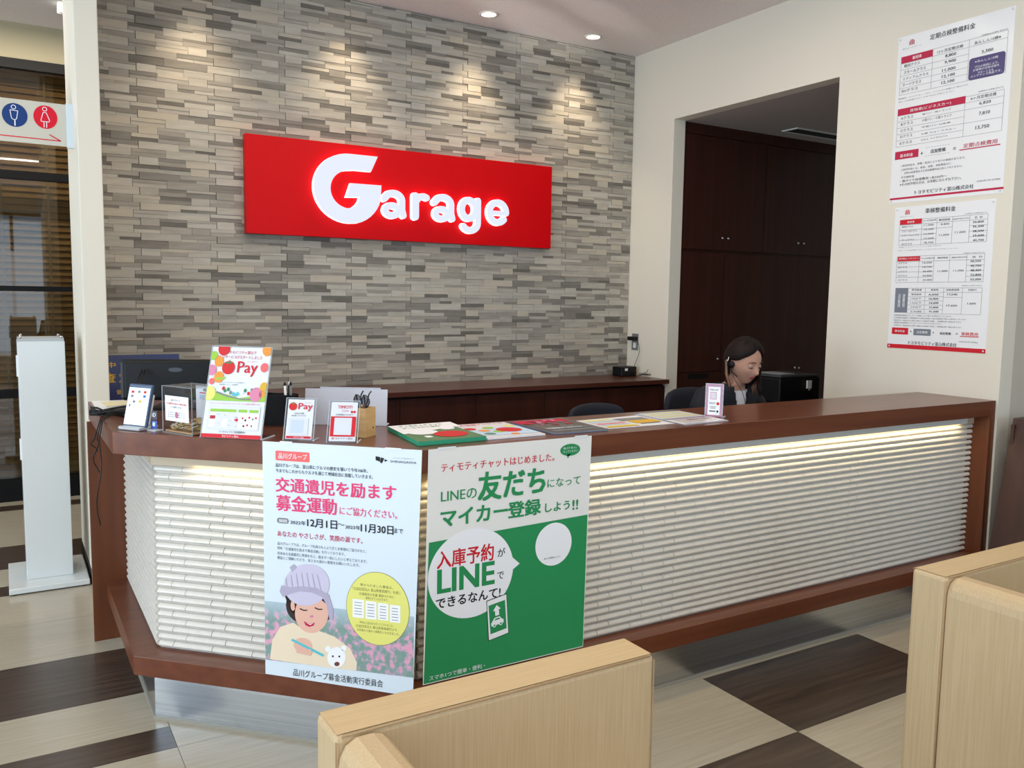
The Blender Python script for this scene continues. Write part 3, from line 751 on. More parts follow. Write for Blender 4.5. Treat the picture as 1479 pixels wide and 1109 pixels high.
vt = thing('ceiling_vent', 'slotted air vent in the grey ceiling of the staff room', 'vent', (5.15, 4.33, 2.655))
b = MB().box(4.88, 5.5, 4.255, 4.27, 2.648, 2.655, M_WHITEPL).box(4.88, 5.5, 4.385, 4.40, 2.648, 2.655, M_WHITEPL).box(4.88, 4.90, 4.27, 4.385, 2.648, 2.655, M_WHITEPL).box(5.48, 5.5, 4.27, 4.385, 2.648, 2.655, M_WHITEPL)
b.build('frame', vt); MB().box(4.90, 5.48, 4.27, 4.385, 2.652, 2.655, M_BLKPL).build('duct', vt)
for k in range(4): MB().box(4.90, 5.48, 4.285+.026*k, 4.292+.026*k, 2.647, 2.653, mat('vent_slat', (60, 66, 60), .5)).build('slat', vt)

# ------------------------------------------------------------------ illuminated sign
sg = thing('wall_sign', 'red rectangular board with glowing white letters on the grey stone wall', 'sign', (2.22, 4.94, 2.04))
M_SIGNR = mat('sign_red', (204, 0, 10), .4, spec=.15)
M_SIGNE = mat('sign_red_edge', (170, 20, 24), .4)
M_LETTER = mat('lit_letter_face', (216, 224, 250), .6, emit=.88)
M_HALO = mat('lit_letter_rim', (255, 236, 242), .4, emit=1.9)
M_LETTER.node_tree.nodes['Principled BSDF'].inputs['Base Color'].default_value = (.15, .15, .15, 1)
b = MB().box(1.198, 3.238, 4.905, 4.965, 1.766, 2.313, M_SIGNR)
b.build('board', sg, bevel=.0015)
MB().box(1.35, 3.1, 4.965, 4.986, 1.85, 1.9, M_BLACK).box(1.35, 3.1, 4.965, 4.986, 2.2, 2.25, M_BLACK).build('bracket', sg)
def raised(name, polys, y0=4.905, y1=4.875):
    """polys: (verts2d, faces) filled shape in the x-z plane, raised from the board with glowing flanks"""
    vs, fs = polys
    cnt = {}
    for f_ in fs:
        for i in range(len(f_)):
            e = (f_[i], f_[(i+1) % len(f_)]); cnt[tuple(sorted(e))] = cnt.get(tuple(sorted(e)), [])+[e]
    b = MB(); n = len(vs)
    b.add([(x, y1, z) for x, z in vs], fs, M_LETTER)
    ed = [v[0] for v in cnt.values() if len(v) == 1]
    b.add([(x, y0, z) for x, z in vs]+[(x, y1, z) for x, z in vs], [(a, c_, n+c_, n+a) for a, c_ in ed], M_HALO)
    return b.build(name, sg)
def arc(cx, cy, rx, ry, a0, a1, n): return [(cx+rx*math.cos(R(a0+(a1-a0)*i/n)), cy+ry*math.sin(R(a0+(a1-a0)*i/n))) for i in range(n+1)]
# one outline: outer from the top tip round to the bar, then back along the inner edge
o1 = [(1.968, 2.254)]+arc(1.790, 2.052, .218, .202, 90, 270, 22)+arc(1.785, 2.050, .208, .203, 285, 345, 7)+[(1.991, 2.087), (1.798, 2.085), (1.768, 2.001), (1.852, 2.006)]
i1 = [(1.846, 1.985), (1.830, 1.962), (1.808, 1.944)]+arc(1.790, 2.047, .116, .110, 264, 98, 16)+[(1.83, 2.162), (1.925, 2.162)]
outl = o1+i1[0:]
raised('letter', (outl, [list(t_) for t_ in tessellate_polygon([[V((x, z, 0)) for x, z in outl]])]))
def ribbon(P, w_):
    """thick rounded stroke along a polyline, as separate convex pieces"""
    out = []
    for i in range(len(P)-1):
        a, b_ = V(P[i]), V(P[i+1]); d = (b_-a).normalized(); n = V((-d.y, d.x))*w_/2
        out.append([tuple(a+n), tuple(a-n), tuple(b_-n), tuple(b_+n)])
    for p in P: out.append([(p[0]+w_/2*math.cos(2*math.pi*k/12), p[1]+w_/2*math.sin(2*math.pi*k/12)) for k in range(12)])
    return out
def letter(strokes):
    b = MB()
    for P, w_ in strokes:
        for i, pl in enumerate(ribbon(P, w_)):
            n = len(pl); b.add([(x, 4.875, z) for x, z in pl], [tuple(range(n))], M_LETTER)
            if i >= len(P)-1 or True: b.add([(x, 4.905, z) for x, z in pl]+[(x, 4.8753, z) for x, z in pl], [(k, (k+1) % n, n+(k+1) % n, n+k) for k in range(n)], M_HALO)
    b.build('letter', sg)
W5 = .042
def la(x): letter([(arc(x+.068, 1.943, .043, .030, 0, 360, 18), .040), ([(x+.018, 2.012)]+arc(x+.078, 2.005, .056, .042, 130, 0, 8)+[(x+.134, 1.95), (x+.143, 1.918)], W5)])
la(1.992)
letter([([(2.215, 2.040), (2.215, 1.917)], .048), (arc(2.268, 1.982, .052, .060, 165, 62, 8), .040)])
la(2.328)
letter([(arc(2.588, 1.985, .050, .058, 0, 360, 20), .042), ([(2.655, 2.042), (2.655, 1.905)]+arc(2.600, 1.900, .055, .048, 0, -150, 10), .042)])
letter([(arc(2.803, 1.978, .063, .064, 0, 318, 20), .042), ([(2.752, 1.974), (2.858, 1.974)], .030)])

# ------------------------------------------------------------------ paper posters
def pins(b, pts, mt):
    for p in pts: b.ball(p, (.004, .004, .004), mt, 8, 5)
# poster on the angled corner
A0 = V((.6675, 2.5775, .979)); AU = V((1, -1, 0)).normalized(); AD = V((0, 0, -1)); AN = AD.cross(AU)
A0 = A0+AN*.004
M_PAPB = mat('poster_paper_blue', (214, 225, 233), .4, coat=.15)
M_PAPW = mat('poster_paper_white', (232, 230, 224), .45, coat=.1)
pa = thing('poster', 'pale blue poster with pink headline and photo of a child in a knitted hat', 'poster', A0)
def sheet_paper(O, U, N, pts, mt, parent, th=.0008, name='paper'):
    n = len(pts); D = V((0, 0, -1))
    P = [O+U*u+D*v for u, v in pts]
    b = MB(); b.add(P+[p-N*th for p in P], [tuple(range(n)), tuple(range(n, 2*n))[::-1]]+[(i, n+i, n+(i+1) % n, (i+1) % n) for i in range(n)], mt)
    return b.build(name, parent)
sheet_paper(A0, AU, AN, [(0, 0), (.514, -.002), (.488, .745), (-.001, .735)], M_PAPB, pa)
M_FIELD = bpy.data.materials.new('photo_print_field'); M_FIELD.use_nodes = True
nt = M_FIELD.node_tree; bs = nt.nodes['Principled BSDF']; bs.inputs['Roughness'].default_value = .45
tc = nt.nodes.new('ShaderNodeTexCoord'); n1 = nt.nodes.new('ShaderNodeTexNoise'); n1.inputs['Scale'].default_value = 46; n1.inputs['Detail'].default_value = 3
sp = nt.nodes.new('ShaderNodeSeparateXYZ'); cr = nt.nodes.new('ShaderNodeValToRGB'); c2 = nt.nodes.new('ShaderNodeValToRGB'); mxn = nt.nodes.new('ShaderNodeMix'); mxn.data_type = 'RGBA'
nt.links.new(tc.outputs['Object'], n1.inputs[0]); nt.links.new(n1.outputs[0], cr.inputs[0]); nt.links.new(tc.outputs['Object'], sp.inputs[0])
els = cr.color_ramp.elements; els[0].position = .44; els[0].color = [lin(v) for v in (124, 152, 142)]+[1]; els[1].position = .60; els[1].color = [lin(v) for v in (220, 160, 182)]+[1]
e = els.new(.50); e.color = [lin(v) for v in (142, 158, 158)]+[1]; e = els.new(.55); e.color = [lin(v) for v in (190, 156, 176)]+[1]
mr = nt.nodes.new('ShaderNodeMapRange'); mr.inputs['From Min'].default_value = -.50; mr.inputs['From Max'].default_value = -.56; nt.links.new(sp.outputs['Z'], mr.inputs['Value'])
nt.links.new(mr.outputs[0], mxn.inputs[0]); mxn.inputs[6].default_value = [lin(v) for v in (170, 190, 200)]+[1]; nt.links.new(cr.outputs[0], mxn.inputs[7]); nt.links.new(mxn.outputs[2], bs.inputs['Base Color'])
S = Sheet(A0, AU, AD)
S.items(TX_A)
S.poly([(.370, .024), (.384, .026), (.384, .040), (.370, .036)], 'k', 2); S.poly([(.386, .027), (.397, .029), (.390, .044), (.384, .043)], 'k', 2); S.poly([(.398, .031), (.408, .035), (.398, .039)], 'k', 2)
S.disc(.3755, .486, .1015, .113, 'olive', 2, 64); S.disc(.3755, .486, .1003, .1118, 'yel', 3, 64)
for u0, u1, v0, v1 in ((.295, .332, .463, .520), (.337, .372, .465, .520), (.377, .410, .467, .519), (.415, .448, .469, .522)):
    S.rect(u0, v0, u1, v1, 'w', 4)
    for k in range(5): S.rect(u0+.006, v0+.009+.009*k, u1-.007, v0+.011+.009*k, 'grey', 5)
S.build('lettering', pa)
S = Sheet(A0, AU, AD)
q = lambda x, y: (.0008*(x-40)+.001, .366+(y-548)*.00078-(x-222)*.00013)
Q = lambda L: [q(*p) for p in L]
def blob(cx, cy, rx, ry, rot=0, n=30, wob=0, k=9):
    out = []
    for i in range(n):
        a = 2*math.pi*i/n; w_ = 1+wob*math.sin(k*a)
        x, y = rx*w_*math.cos(a), ry*w_*math.sin(a)
        out.append((cx+x*math.cos(R(rot))-y*math.sin(R(rot)), cy+x*math.sin(R(rot))+y*math.cos(R(rot))))
    return out
S.poly(Q(blob(222, 712, 92, 84)), 'hair', 2); S.poly(Q([(118, 655), (150, 740), (180, 760), (190, 660)]), 'hair', 2); S.poly(Q([(300, 700), (322, 775), (300, 785), (280, 720)]), 'hair', 2)
S.poly(Q(blob(238, 752, 70, 80, -8)), 'skin', 3); S.poly(Q(blob(160, 715, 10, 22)), 'skin', 3)
S.poly(Q([(165, 690), (190, 660), (240, 655), (300, 690), (296, 715), (268, 690), (250, 672), (215, 668), (185, 690), (168, 730)]), 'hair', 4)
S.poly(Q(blob(218, 636, 95, 84, 6)), 'lilac2', 5)
S.poly(Q([(104, 655), (112, 630), (150, 640), (200, 640), (260, 650), (310, 680), (328, 740), (326, 785), (312, 778), (300, 720), (285, 690), (240, 668), (190, 660), (150, 668), (118, 678)]), 'lilac', 6)
S.poly(Q([(148, 560), (165, 548), (178, 562), (160, 580)]), 'lilac', 7)
for k_ in range(7): S.poly(Q([(130+22*k_, 600-14*math.sin(k_*.5)), (133+22*k_, 598-14*math.sin(k_*.5)), (138+24*k_, 640+5*k_), (134+24*k_, 640+5*k_)]), 'lilac', 8)
for x in (205, 268):
    S.poly(Q([(x-16, 727), (x, 735), (x+16, 736), (x+15, 740), (x, 740), (x-17, 732)]), 'hair', 5)
S.poly(Q([(205, 782), (228, 792), (252, 790), (246, 802), (228, 806), (212, 798)]), 'crim', 5); S.poly(Q([(212, 787), (230, 794), (247, 792), (232, 798)]), 'w', 6)
S.poly(Q(blob(238, 764, 8, 5)), 'rose', 5); S.poly(Q(blob(188, 775, 16, 10)), 'coral', 4) if False else None
S.poly(Q([(58, 930), (70, 850), (105, 800), (160, 785), (205, 818), (262, 822), (330, 850), (395, 900), (424, 960), (421, 992), (300, 974), (150, 948)]), 'cream', 1)
S.poly(Q(blob(200, 880, 40, 30, 20)), 'skin', 4); S.poly(Q([(150, 858), (156, 850), (290, 922), (284, 930)]), 'teal', 5)
for k in range(4): S.poly(Q(blob(180+16*k, 898+4*k, 9, 14)), 'skin', 6)
S.poly(Q(blob(340, 935, 38, 42)), 'w', 3); S.poly(Q(blob(305, 900, 12, 12)), 'w', 3); S.poly(Q(blob(370, 900, 11, 12)), 'w', 3); S.poly(Q(blob(342, 962, 11, 9)), 'brown', 4)
S.poly(Q(blob(325, 930, 4, 4)), 'hair', 4); S.poly(Q(blob(352, 932, 4, 4)), 'hair', 4)
ph = S.build('picture', pa)
fb = MB(); SS = Sheet(A0, AU, AD); fb.add([SS.p(u, v, .3) for u, v in ((0, .500), (.491, .498), (.4895, .686), (0, .689))], [(3, 2, 1, 0)], M_FIELD); fb.build('picture_background', pa)
tp = mat('clear_tape', (225, 228, 230), .3)
MB(frame(A0+AN*.001, R(-45))).box(.06, .10, -.001, 0, -.002, .004, tp).box(.40, .45, -.001, 0, -.002, .004, tp).build('tape', pa)

# green and white poster on the long front
B0 = V((1.052, 2.2195, .979)); BU = V((1, 0, 0)); BN = V((0, -1, 0))
pb = thing('poster', 'green and white poster about chat registration, hung beside the counter corner', 'poster', B0)
sheet_paper(B0, BU, BN, [(0, 0), (.588, 0), (.573, .712), (-.014, .712)], M_PAPW, pb)
S = Sheet(B0, BU, AD)
S.poly([(.003, .278), (.578, .262), (.571, .709), (-.012, .709)], 'green', 1)
S.poly([(.147+.1475*math.cos(2*math.pi*i/60), .3925+.1395*math.sin(2*math.pi*i/60)) for i in range(60)], 'w', 2); S.poly([(.27, .345), (.318, .388), (.275, .415)], 'w', 3)
S.disc(.446, .3435, .070, .0705, 'w', 2, 48)
S.disc(.503, .040, .039, .0195, 'green', 2); S.poly([(.490, .055), (.505, .052), (.494, .068)], 'green', 2)
S.items(TX_B)
S.poly([(.199, .489), (.272, .477), (.282, .608), (.208, .620)], 'k', 2); S.poly([(.2015, .4915), (.2705, .480), (.280, .606), (.2105, .6175)], 'w', 3); S.poly([(.207, .506), (.266, .497), (.2735, .590), (.2155, .599)], 'green', 4)
S.poly([(.223, .527), (.236, .508), (.251, .522), (.244, .523), (.246, .541), (.232, .543), (.230, .526)], 'w', 5)
S.poly([(.217, .566), (.222, .558), (.229, .549), (.247, .546), (.254, .554), (.262, .558), (.262, .569), (.219, .575)], 'w', 5); S.poly([(.228, .557), (.232, .552), (.245, .550), (.250, .555)], 'green', 6)
S.disc(.229, .573, .006, .006, 'w', 6); S.disc(.252, .570, .006, .006, 'w', 6); S.disc(.229, .573, .003, .003, 'green', 7); S.disc(.252, .570, .003, .003, 'green', 7)
S.build('lettering', pb)
MB(frame(B0+BN*.0005, 0)).box(.03, .09, -.0012, 0, -.003, .004, tp).box(.52, .57, -.0012, 0, -.003, .004, tp).build('tape', pb)

# two price lists on the right wall
WX = XW-.0012; RU = V((0, -1, 0)); RN = V((-1, 0, 0))
M_PAPP = mat('price_list_paper', (236, 236, 236), .4, coat=.15)
def price(O, wd, ht, TX, lines, lb, extra):
    t = thing('price_list', lb, 'poster', O)
    sheet_paper(O, RU, RN, [(0, 0), (wd, 0), (wd, ht), (0, ht)], M_PAPP, t)
    S = Sheet(O, RU, AD); S.items(TX)
    for (u0, v0, u1, v1) in lines: S.line(u0, v0, u1, v1, .0011, 'g', 2)
    extra(S); S.build('lettering', t)
    b = MB()
    for u, v in ((.012, .012), (wd-.012, .012), (.012, ht-.010), (wd-.012, ht-.010)): b.ball(O+RU*u+AD*v+RN*.002, .0045, M_ACRE, 8, 5)
    b.build('pin', t, kind='stuff')
def H(v, a, c_): return (a, v, c_, v)
def Vv(u, a, c_): return (u, a, u, c_)
L1 = [H(.100, .194, .56), H(.134, .022, .376)]+[H(.134+.0308*k, .022, .379) for k in range(1, 5)]+[H(.289, .02, .56), H(.134, .379, .56)]
L1 += [Vv(.022, .10, .289), Vv(.194, .10, .289), Vv(.379, .10, .289), Vv(.560, .10, .289)]
L1 += [H(.363, .377, .561), H(.392, .02, .561)]+[H(.392+.0312*k, .02, .376) for k in range(1, 5)]+[H(.424, .376, .561), H(.487, .376, .561), H(.548, .02, .561), Vv(.02, .36, .548), Vv(.376, .363, .548), Vv(.561, .363, .548)]
def ex1(S):
    for k in range(5): S.rect(.062+.0062*k, .024+(.006 if k in (0, 4) else 0), .0655+.0062*k, .050, 'crim', 3)
    for k in range(9):
        S.rect(.188+.0145*k, .573, .196+.0145*k, .5742, 'g', 2); S.rect(.188+.0145*k, .613, .196+.0145*k, .6142, 'g', 2)
price(V((WX, 2.849, 2.772)), .587, .832, TX_C1, L1, 'larger price list with a purple box, upper of two sheets on the right wall', ex1)
L2 = [H(.068, .153, .489)]+[H(.0915+.0262*k, .032, .235) for k in range(4)]+[H(.0915, .032, .489), H(.196, .032, .489), H(.118, .235, .316)]+[H(.0915+.0262*k, .402, .489) for k in range(1, 4)]
L2 += [Vv(u, .068, .196) for u in (.032, .155, .235, .316, .402, .489)]
L2 += [H(.252, .028, .486)]+[H(.279+.0262*k, .028, .232) for k in range(4)]+[H(.384, .028, .486), H(.279, .028, .486)]+[H(.279+.0262*k, .40, .486) for k in range(1, 4)]+[Vv(u, .252, .384) for u in (.028, .152, .232, .314, .400, .486)]
L2 += [H(.413, .102, .485)]+[H(.434+.0213*k, .102, .293) for k in range(5)]+[H(.434, .29, .485), H(.458, .293, .389), H(.540, .102, .485)]+[Vv(u, .413, .540) for u in (.196, .293, .389, .485)]
def ex2(S):
    for k in range(5): S.rect(.059+.0056*k, .016+(.005 if k in (0, 4) else 0), .0622+.0056*k, .040, 'red', 3)
price(V((WX, 2.812, 1.917)), .522, .722, TX_D, L2, 'smaller price list with grey and red boxes, lower of two sheets on the right wall', ex2)

# toilet direction sign
ts = thing('toilet_sign', 'white toilet direction sign with blue and red round symbols left of the column', 'sign', (.13, 4.7, 2.22))
MB().box(-.36, .302, 4.70, 4.712, 2.118, 2.315, mat('sign_white', (206, 200, 184), .4)).build('board', ts, bevel=.001)
MB().box(.302, .334, 4.692, 4.722, 2.112, 2.320, M_CHROME if False else mat('bracket_white', (214, 224, 230), .3)).build('bracket', ts, bevel=.002)
S = Sheet((-.36, 4.6995, 2.315), (1, 0, 0), (0, 0, -1))
S.disc(.448, .0735, .051, .054, 'navy', 1) if False else None
INK['signblue'] = (24, 60, 120); INK['signred'] = (222, 16, 44)
S.disc(.449, .074, .052, .054, 'signblue', 1, 48); S.disc(.575, .069, .050, .054, 'signred', 1, 48)
def ringp(cu, cv, r1, r2, c, lay):
    n = 24
    for i in range(n):
        a, b_ = 2*math.pi*i/n, 2*math.pi*(i+1)/n
        S.poly([(cu+r1*math.cos(a), cv+r1*math.sin(a)), (cu+r2*math.cos(a), cv+r2*math.sin(a)), (cu+r2*math.cos(b_), cv+r2*math.sin(b_)), (cu+r1*math.cos(b_), cv+r1*math.sin(b_))], c, lay)
def outline(P, w_, c, lay):
    for i in range(len(P)): S.line(*P[i], *P[(i+1) % len(P)], w_, c, lay)
ringp(.445, .038, .0075, .0105, 'w', 2); outline([(.430, .052), (.462, .054), (.456, .090), (.449, .095), (.441, .094), (.435, .088)], .003, 'w', 2); S.line(.4485, .094, .4485, .122, .005, 'w', 2)
ringp(.573, .032, .0075, .0105, 'w', 2); outline([(.566, .048), (.579, .048), (.592, .083), (.590, .090), (.557, .090), (.556, .083)], .003, 'w', 2); S.line(.568, .090, .568, .117, .0035, 'w', 2); S.line(.579, .090, .579, .117, .0035, 'w', 2)
S.line(.02, .167, .636, .174, .0045, 'signred', 2); S.line(.636, .174, .588, .148, .0045, 'signred', 2)
S.disc(.32, .074, .045, .054, 'signblue', 1, 40)
S.build('symbols', ts)

# wall socket with black plug adapter
so = thing('wall_socket', 'grey wall socket plate beside the stone wall corner', 'socket', (XW, 4.885, 1.12))
MB().box(XW-.006, XW, 4.85, 4.92, 1.06, 1.18, mat('socket_plate', (128, 130, 128), .35, metal=.4)).build('plate', so, bevel=.002)
MB().box(XW-.009, XW-.005, 4.87, 4.90, 1.075, 1.115, M_WHITEPL).build('socket_face', so)
ad = thing('power_adapter', 'black plug adapter with cord in the wall socket', 'adapter', (XW-.03, 4.88, 1.145))
MB().box(XW-.045, XW-.006, 4.848, 4.925, 1.13, 1.158, M_BLKPL).build('body', ad, bevel=.004)
pth = []
for k in range(15):
    t = k/14; pth.append((XW-.02-.012*math.sin(t*3.1), 4.845-.045*math.sin(t*3.0)+.03*t-.02*math.sin(t*6.3), 1.14-.262*t))
MB().tube(pth, .0022, mat('grey_cord', (70, 72, 72), .5), 6).build('cord', ad)
dv = thing('black_terminal', 'small black box device with white sticker on the back counter near the socket', 'device', (3.86, 4.80, .875))
MB(frame((3.80, 4.80, .876), R(6))).box(0, .15, 0, .10, 0, .068, M_BLKPL).build('case', dv, bevel=.006)
MB(frame((3.80, 4.80, .876), R(6))).box(.03, .058, -.0012, 0, .04, .058, M_WHITEPL).build('sticker', dv)
MB(frame((3.80, 4.80, .876), R(6))).box(.09, .14, -.003, 0, .008, .03, M_BLACK).build('port_cover', dv)
b = MB(); random.seed(3)
for k in range(4):
    p = [(3.93+.008*i*(1 if k % 2 else .6)+random.uniform(-.004, .004), 4.77-.016*i+random.uniform(-.012, .012), .879+.006*(k)+random.uniform(0, .004)+(.002*i*i if k == 0 else 0)) for i in range(6)]
    b.tube(p, .0022, M_BLKPL, 6)
o = b.build('cable_bundle', None, 'loose black cables lying beside the small black terminal', 'cable'); 
# ------------------------------------------------------------------ things on the counter
ZT = .9795
def stand(name, label, cat, P, a, lean, w_, h, back, paper=None, group=None, bars=True):
    """clear acrylic L stand; returns (thing, frame matrix)"""
    P = V((P[0], P[1], ZT)); F = frame(P, R(a), R(lean)); t = thing(name, label, cat, P, group)
    b = MB(F); b.box(-.003, w_+.003, -.0015, 0, 0, h, M_ACR); b.box(-.003, w_+.003, .0012, .0027, 0, h, M_ACR); b.build('holder', t)
    F0 = frame(P, R(a), 0)
    MB(F0).box(-.003, w_+.003, 0, back, 0, .0025, M_ACR).build('foot', t)
    b = MB(F); 
    for x in (-.003, w_+.002): b.box(x, x+.001, -.0016, .0028, 0, h, M_ACRE)
    b.box(-.003, w_+.003, -.0016, .0028, h-.001, h, M_ACRE)
    b.M = F0; b.box(w_+.001, w_+.0045, 0, back, 0, .0035, M_ACRE); b.build('polished_edge', t)
    return t, F
def on(F, u, z, k=0): return F @ V((u, -.0002, z))
def fsheet(F, h):   # sheet whose origin is the top-left of the insert
    O = F @ V((0, -.0016, h)); U = (F.to_3x3() @ V((1, 0, 0))); D = (F.to_3x3() @ V((0, 0, -1)))
    return Sheet(O, U, D)
M_PAPG = mat('glossy_card', (238, 238, 240), .3, coat=.2)
# A4 stand
t, F = stand('acrylic_stand', 'tall acrylic stand holding a colourful payment leaflet with balloons and a red band', 'sign stand', (.5135, 2.7167), -41, 17, .197, .292, .09)
MB(F).box(0, .197, -.0006, .0008, .002, .289, M_PAPG).build('leaflet', t)
S = fsheet(F, .290); Wd = .197
S.rect(0, .276, Wd, .288, 'red', 2); S.text(.07, .2785, .125, .2855, 'モビリティ富山', 'w', 1)
S.text(.040, .012, .150, .023, 'トヨタモビリティ富山で', 'red', 1); S.text(.018, .027, .172, .0385, '新しいサービスがスタートしました', 'red', 1)
S.disc(.062, .067, .0215, .0215, 'tomato', 3); S.poly([(.050, .049), (.060, .050), (.064, .040), (.067, .050), (.076, .049), (.068, .055), (.063, .053), (.056, .056)], 'green', 4)
S.text(.092, .046, .160, .094, 'Pay', 'red', 1); S.text(.122, .044, .158, .050, 'ティモティ', 'red', 0)
for (u, v, r_, c) in ((.040, .006, .020, 'tomato'), (.186, .008, .017, 'orange'), (.008, .030, .013, 'lime'), (.028, .048, .015, 'orange'), (.008, .076, .015, 'rose'), (.182, .064, .013, 'coral'), (.034, .098, .016, 'orange'), (.010, .150, .020, 'yel'), (.188, .125, .013, 'gold'), (.012, .112, .009, 'coral'), (.165, .150, .020, 'rose'), (.185, .148, .010, 'orange')):
    u0_, u1_ = max(0, u-r_), min(Wd, u+r_)
    S.poly([(min(Wd, max(0, u+r_*math.cos(a*.35))), max(0, v+r_*1.15*math.sin(a*.35))) for a in range(18)], c, 5)
S.poly([(.025, .100), (.056, .097), (.055, .104), (.027, .108)], 'lime', 6)
S.text(.035, .112, .125, .116, 'スマートフォンでカンタン!うれしいサービスが続々登場します。', 'k', 0); S.text(.035, .119, .105, .123, '〜会員専用サービス・入会金無料〜', 'k', 0)
S.poly([(.0, .160), (.03, .146), (.07, .152), (.11, .162), (.15, .156), (Wd, .140), (Wd, .172), (0, .172)], 'lime', 2)
S.poly([(.03, .147), (.07, .160), (.12, .168), (.15, .168), (.15, .163), (.11, .163), (.07, .155), (.035, .143)], 'grey', 3)
for k, (u, v, c) in enumerate(((.045, .136, 'w'), (.055, .133, 'red'), (.060, .140, 'green'), (.071, .136, 'green'), (.090, .150, 'teal'), (.097, .152, 'teal'), (.104, .149, 'teal'), (.118, .144, 'w'), (.128, .138, 'green'), (.140, .147, 'red'), (.150, .136, 'green'), (.080, .146, 'slate'))):
    S.disc(u, v, .0045, .006, c, 4, 14)
S.text(.015, .178, .185, .183, 'スマートフォンでカンタン!うれしいサービスが続々登場します。', 'red', 0)
S.rect(.014, .188, .186, .262, 'palegrey', 2, .004)
S.rect(.020, .198, .108, .207, 'lime', 3, .0035); S.rect(.114, .198, .144, .207, 'lime', 3, .0035); S.rect(.150, .198, .181, .207, 'lime', 3, .0035)
for (u0_, v0_, u1_, v1_, c) in ((.022, .212, .040, .254, 'w'), (.022, .219, .040, .230, 'red'), (.064, .228, .080, .254, 'w'), (.118, .210, .182, .258, 'w')): S.rect(u0_, v0_, u1_, v1_, c, 3)
for k in range(14): S.rect(.044+.005*(k % 3)+.02*(k % 5), .214+.0028*k, .054+.02*(k % 5), .2152+.0028*k, ('teal', 'grey', 'rose', 'blue')[k % 4], 4)
S.poly([(.105, .228), (.111, .228), (.111, .223), (.118, .231), (.111, .239), (.111, .234), (.105, .234)], 'red', 4)
for k, (u, v) in enumerate(((.128, .222), (.138, .228), (.150, .219), (.162, .224), (.172, .220), (.134, .246), (.146, .243), (.160, .245))): S.rect(u, v, u+.006, v+.006, ('red', 'k', 'red', 'grey')[k % 4], 4)
S.text(.058, .265, .145, .2725, 'ティモティクラブ会員募集中!!', 'k', 1)
S.build('print', t)
# two small card stands
for (P, a, ln, wv, hv, kind_, lb) in (((.7229, 2.5503), -35, 18, .089, .134, 0, 'small acrylic stand with a red tomato payment card, left of the two small ones'),
                                      ((.8272, 2.4546), -31, 24, .088, .134, 1, 'small acrylic stand with a red bordered membership card beside the wooden box')):
    t, F = stand('acrylic_stand', lb, 'sign stand', P, a, ln, wv, hv, .055)
    c0 = .006; cw = wv-.012; ch = .120
    cdm = MB(F); cdm.box(c0-.002, wv-c0+.002, -.0008, .0008, .006, .129, M_PAPG); cdm.build('card', t)
    S = fsheet(F, .129); s_ = cw
    if kind_ == 0:
        S.disc(c0+.014, .022, .0125, .0125, 'tomato', 2); S.poly([(c0+.008, .013), (c0+.013, .013), (c0+.015, .007), (c0+.017, .013), (c0+.021, .013), (c0+.014, .017)], 'green', 3)
        S.text(c0+.031, .011, c0+.076, .037, 'Pay', 'red', 1); S.text(c0+.05, .009, c0+.074, .0125, 'ティモティ', 'red', 0)
        S.text(c0+.020, .041, c0+.050, .046, 'お支払いの際', 'k', 1); S.text(c0+.012, .048, c0+.058, .053, '読み取ってください', 'k', 1)
        S.rect(c0+.004, .058, c0+.066, .112, 'palegrey', 2); S.rect(c0+.012, .064, c0+.052, .104, 'mist', 3)
        S.rect(c0+.001, .114, wv-c0, .121, 'red', 2); S.text(c0+.024, .1152, c0+.056, .1198, 'モビリティ富山', 'w', 1)
    else:
        S.text(c0+.018, .011, c0+.062, .021, 'TIMOTI', 'red', 1); S.text(c0+.032, .024, c0+.052, .031, 'Club', 'rose', 0)
        S.disc(c0+.062, .031, .004, .0035, 'red', 2, 14); S.disc(c0+.070, .031, .004, .0035, 'red', 2, 14)
        S.text(c0+.014, .0375, c0+.066, .0425, '会員登録はこちらから', 'k', 1)
        S.rect(c0, .046, wv-c0, .109, 'red', 2); S.rect(c0+.011, .050, c0+.064, .104, 'palegrey', 3)
        for k in range(3): S.rect(c0+.006+.003*k, .1125, c0+.0075+.003*k, .118, 'red', 3)
        S.text(c0+.018, .1125, c0+.070, .1175, 'モビリティ富山', 'k', 1)
    S.build('print', t)
# wooden box with reading glasses
P = V((.945, 2.556, ZT)); t = thing('wooden_box', 'square light wood pen box beside the second small card stand', 'box', P)
M_PINE = mat('pine_wood', (206, 160, 100), .5, rgb2=(222, 180, 122), scale=(9, 9, 70), detail=5)
Pb = V((.964, 2.492, ZT)); Fb = frame(Pb, R(-47))
b = MB(frame(Pb, R(38))); wb_ = .062; hh = .092
b.box(0, wb_, 0, .005, 0, hh, M_PINE).box(0, wb_, wb_-.005, wb_, 0, hh, M_PINE).box(0, .005, .005, wb_-.005, 0, hh, M_PINE).box(wb_-.005, wb_, .005, wb_-.005, 0, hh, M_PINE).box(.005, wb_-.005, .005, wb_-.005, 0, .006, M_PINE)
b.build('body', t)
FB = frame(Pb, R(38)); ctr = FB @ V((wb_/2, wb_/2, 0))
M_SPEC = mat('spectacle_frame', (26, 24, 28), .25, coat=.5); M_SLENS = clear_mat('spectacle_lens', (200, 205, 210), .1)
